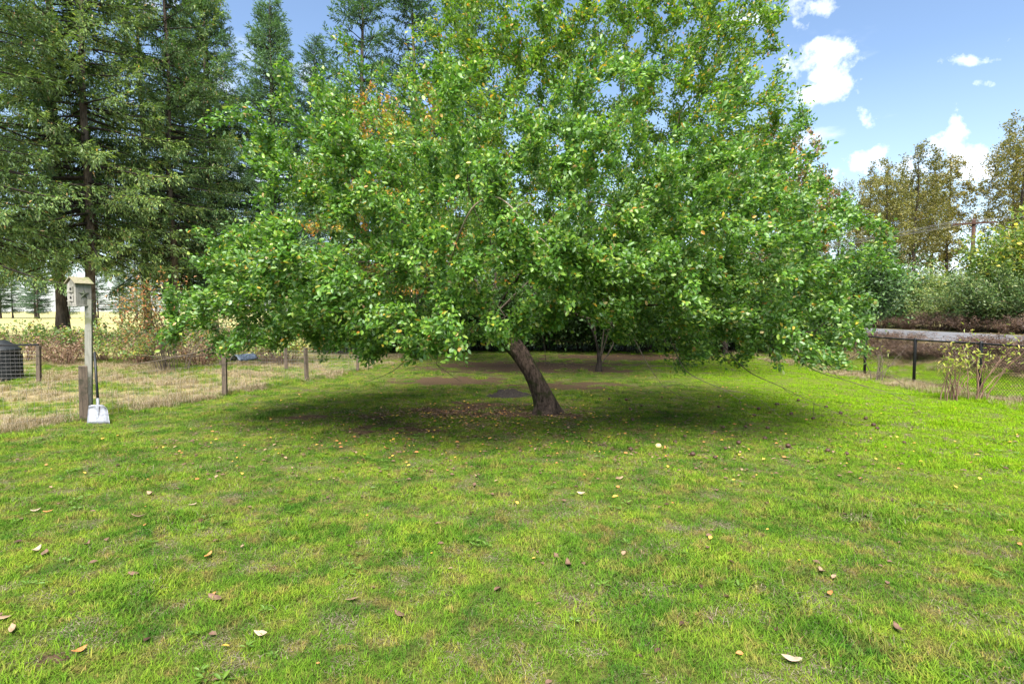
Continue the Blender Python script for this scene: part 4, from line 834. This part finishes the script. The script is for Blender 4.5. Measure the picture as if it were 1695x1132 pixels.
for i, (k, x, y) in enumerate([('tan', -3.73, 5.78), ('pale', -3.11, 5.45), ('tan', -3.41, 5.1), ('pale', -4.54, 5.33), ('orange', -4.39, 5.29), ('pale', -3.77, 4.41), ('brown', -3.65, 4.35), ('tan', -1.06, 3.67), ('pale', -1.48, 3.25), ('tan', 2.24, 4.02), ('pale', 1.5, 2.96), ('pale', .71, 5.74), ('tan', -2.94, 3.25), ('tan', -3.11, 3.38), ('orange', -2.37, 3.02), ('brown', -1.95, 3.64), ('orange', -2.33, 4.27), ('brown', -2.69, 3.95),
                               ('brown', -3.43, 4.5), ('brown', -.41, 6.08), ('orange', -1.72, 7.7), ('brown', .34, 4.27), ('tan', 1.21, 6.31), ('brown', .42, 4.14), ('brown', -.71, 3.49), ('brown', 2.3, 3.3), ('orange', 2.1, 7.7)]):
    fallen(k, x, y, random.Random(i * 7).uniform(0, 3.1), random.Random(i).uniform(.07, .12), random.Random(i * 3).uniform(.08, .3), LB[k])
def fruit(x, y, r, mat, label, group):
    rs_ = np.random.RandomState(int(abs(x * 100))); V, F = [], []; nu, nv = 14, 9
    for j in range(nv):
        th = math.pi * j / (nv - 1)
        for i in range(nu):
            a = 2 * math.pi * i / nu; rr_ = r * (1 - .18 * math.exp(-(th / .35) ** 2)) * (1 + .02 * math.cos(5 * a) * math.sin(th)); V.append((rr_ * math.sin(th) * math.cos(a), rr_ * math.sin(th) * math.sin(a), rr_ * math.cos(th) * .9))
    for j in range(nv - 1):
        for i in range(nu): F.append((j * nu + i, (j + 1) * nu + i, (j + 1) * nu + (i + 1) % nu, j * nu + (i + 1) % nu))
    ro = empty('fallen_apple', (x, y, H(x, y) + r * .9), rs_.uniform(0, 6), label, 'apple', group); MB().add(V, F).build('flesh', mat, ro, True); MB().tube([(0, 0, r * .6), (.004, 0, r * 1.05)], .0025, 5).build('stalk', M['twig'], ro)
fruit(2.03, 7.8, .042, M['fruit'], 'pale yellow windfall apple on the grass beyond the bare patches', None)
rr = random.Random(21)
for i in range(34):
    x, y = rr.uniform(1.5, 6.2), rr.uniform(7.2, 12.5)
    fruit(x, y, rr.uniform(.025, .036), M['fruit_rot'], 'dark rotten windfall apple lying in the grass under the apple tree', 'rotten windfalls under the apple tree')
# soil heap behind the trunk
rs = np.random.RandomState(8); V = []; n = 22
for j in range(n):
    for i in range(n):
        u, v = -1 + 2 * i / (n - 1), -1 + 2 * j / (n - 1); q = math.hypot(u, v); h = max(0, 1 - q) ** .8 * .16 * (1 + .35 * rs.normal()); V.append((u * .62, v * .35, h - .03))
k = (np.arange(n - 1)[:, None] * n + np.arange(n - 1)[None]).ravel()
sp = link('soil_heap', mesh_np('soil_heap', V, [np.stack([k, k + 1, k + n + 1, k + n], -1)], None, False, M['soil'])); sp.location = (-.05, 12.6, H(-.05, 12.6)); tag(sp, 'low heap of dark crumbly soil behind the leaning trunk', 'soil heap')
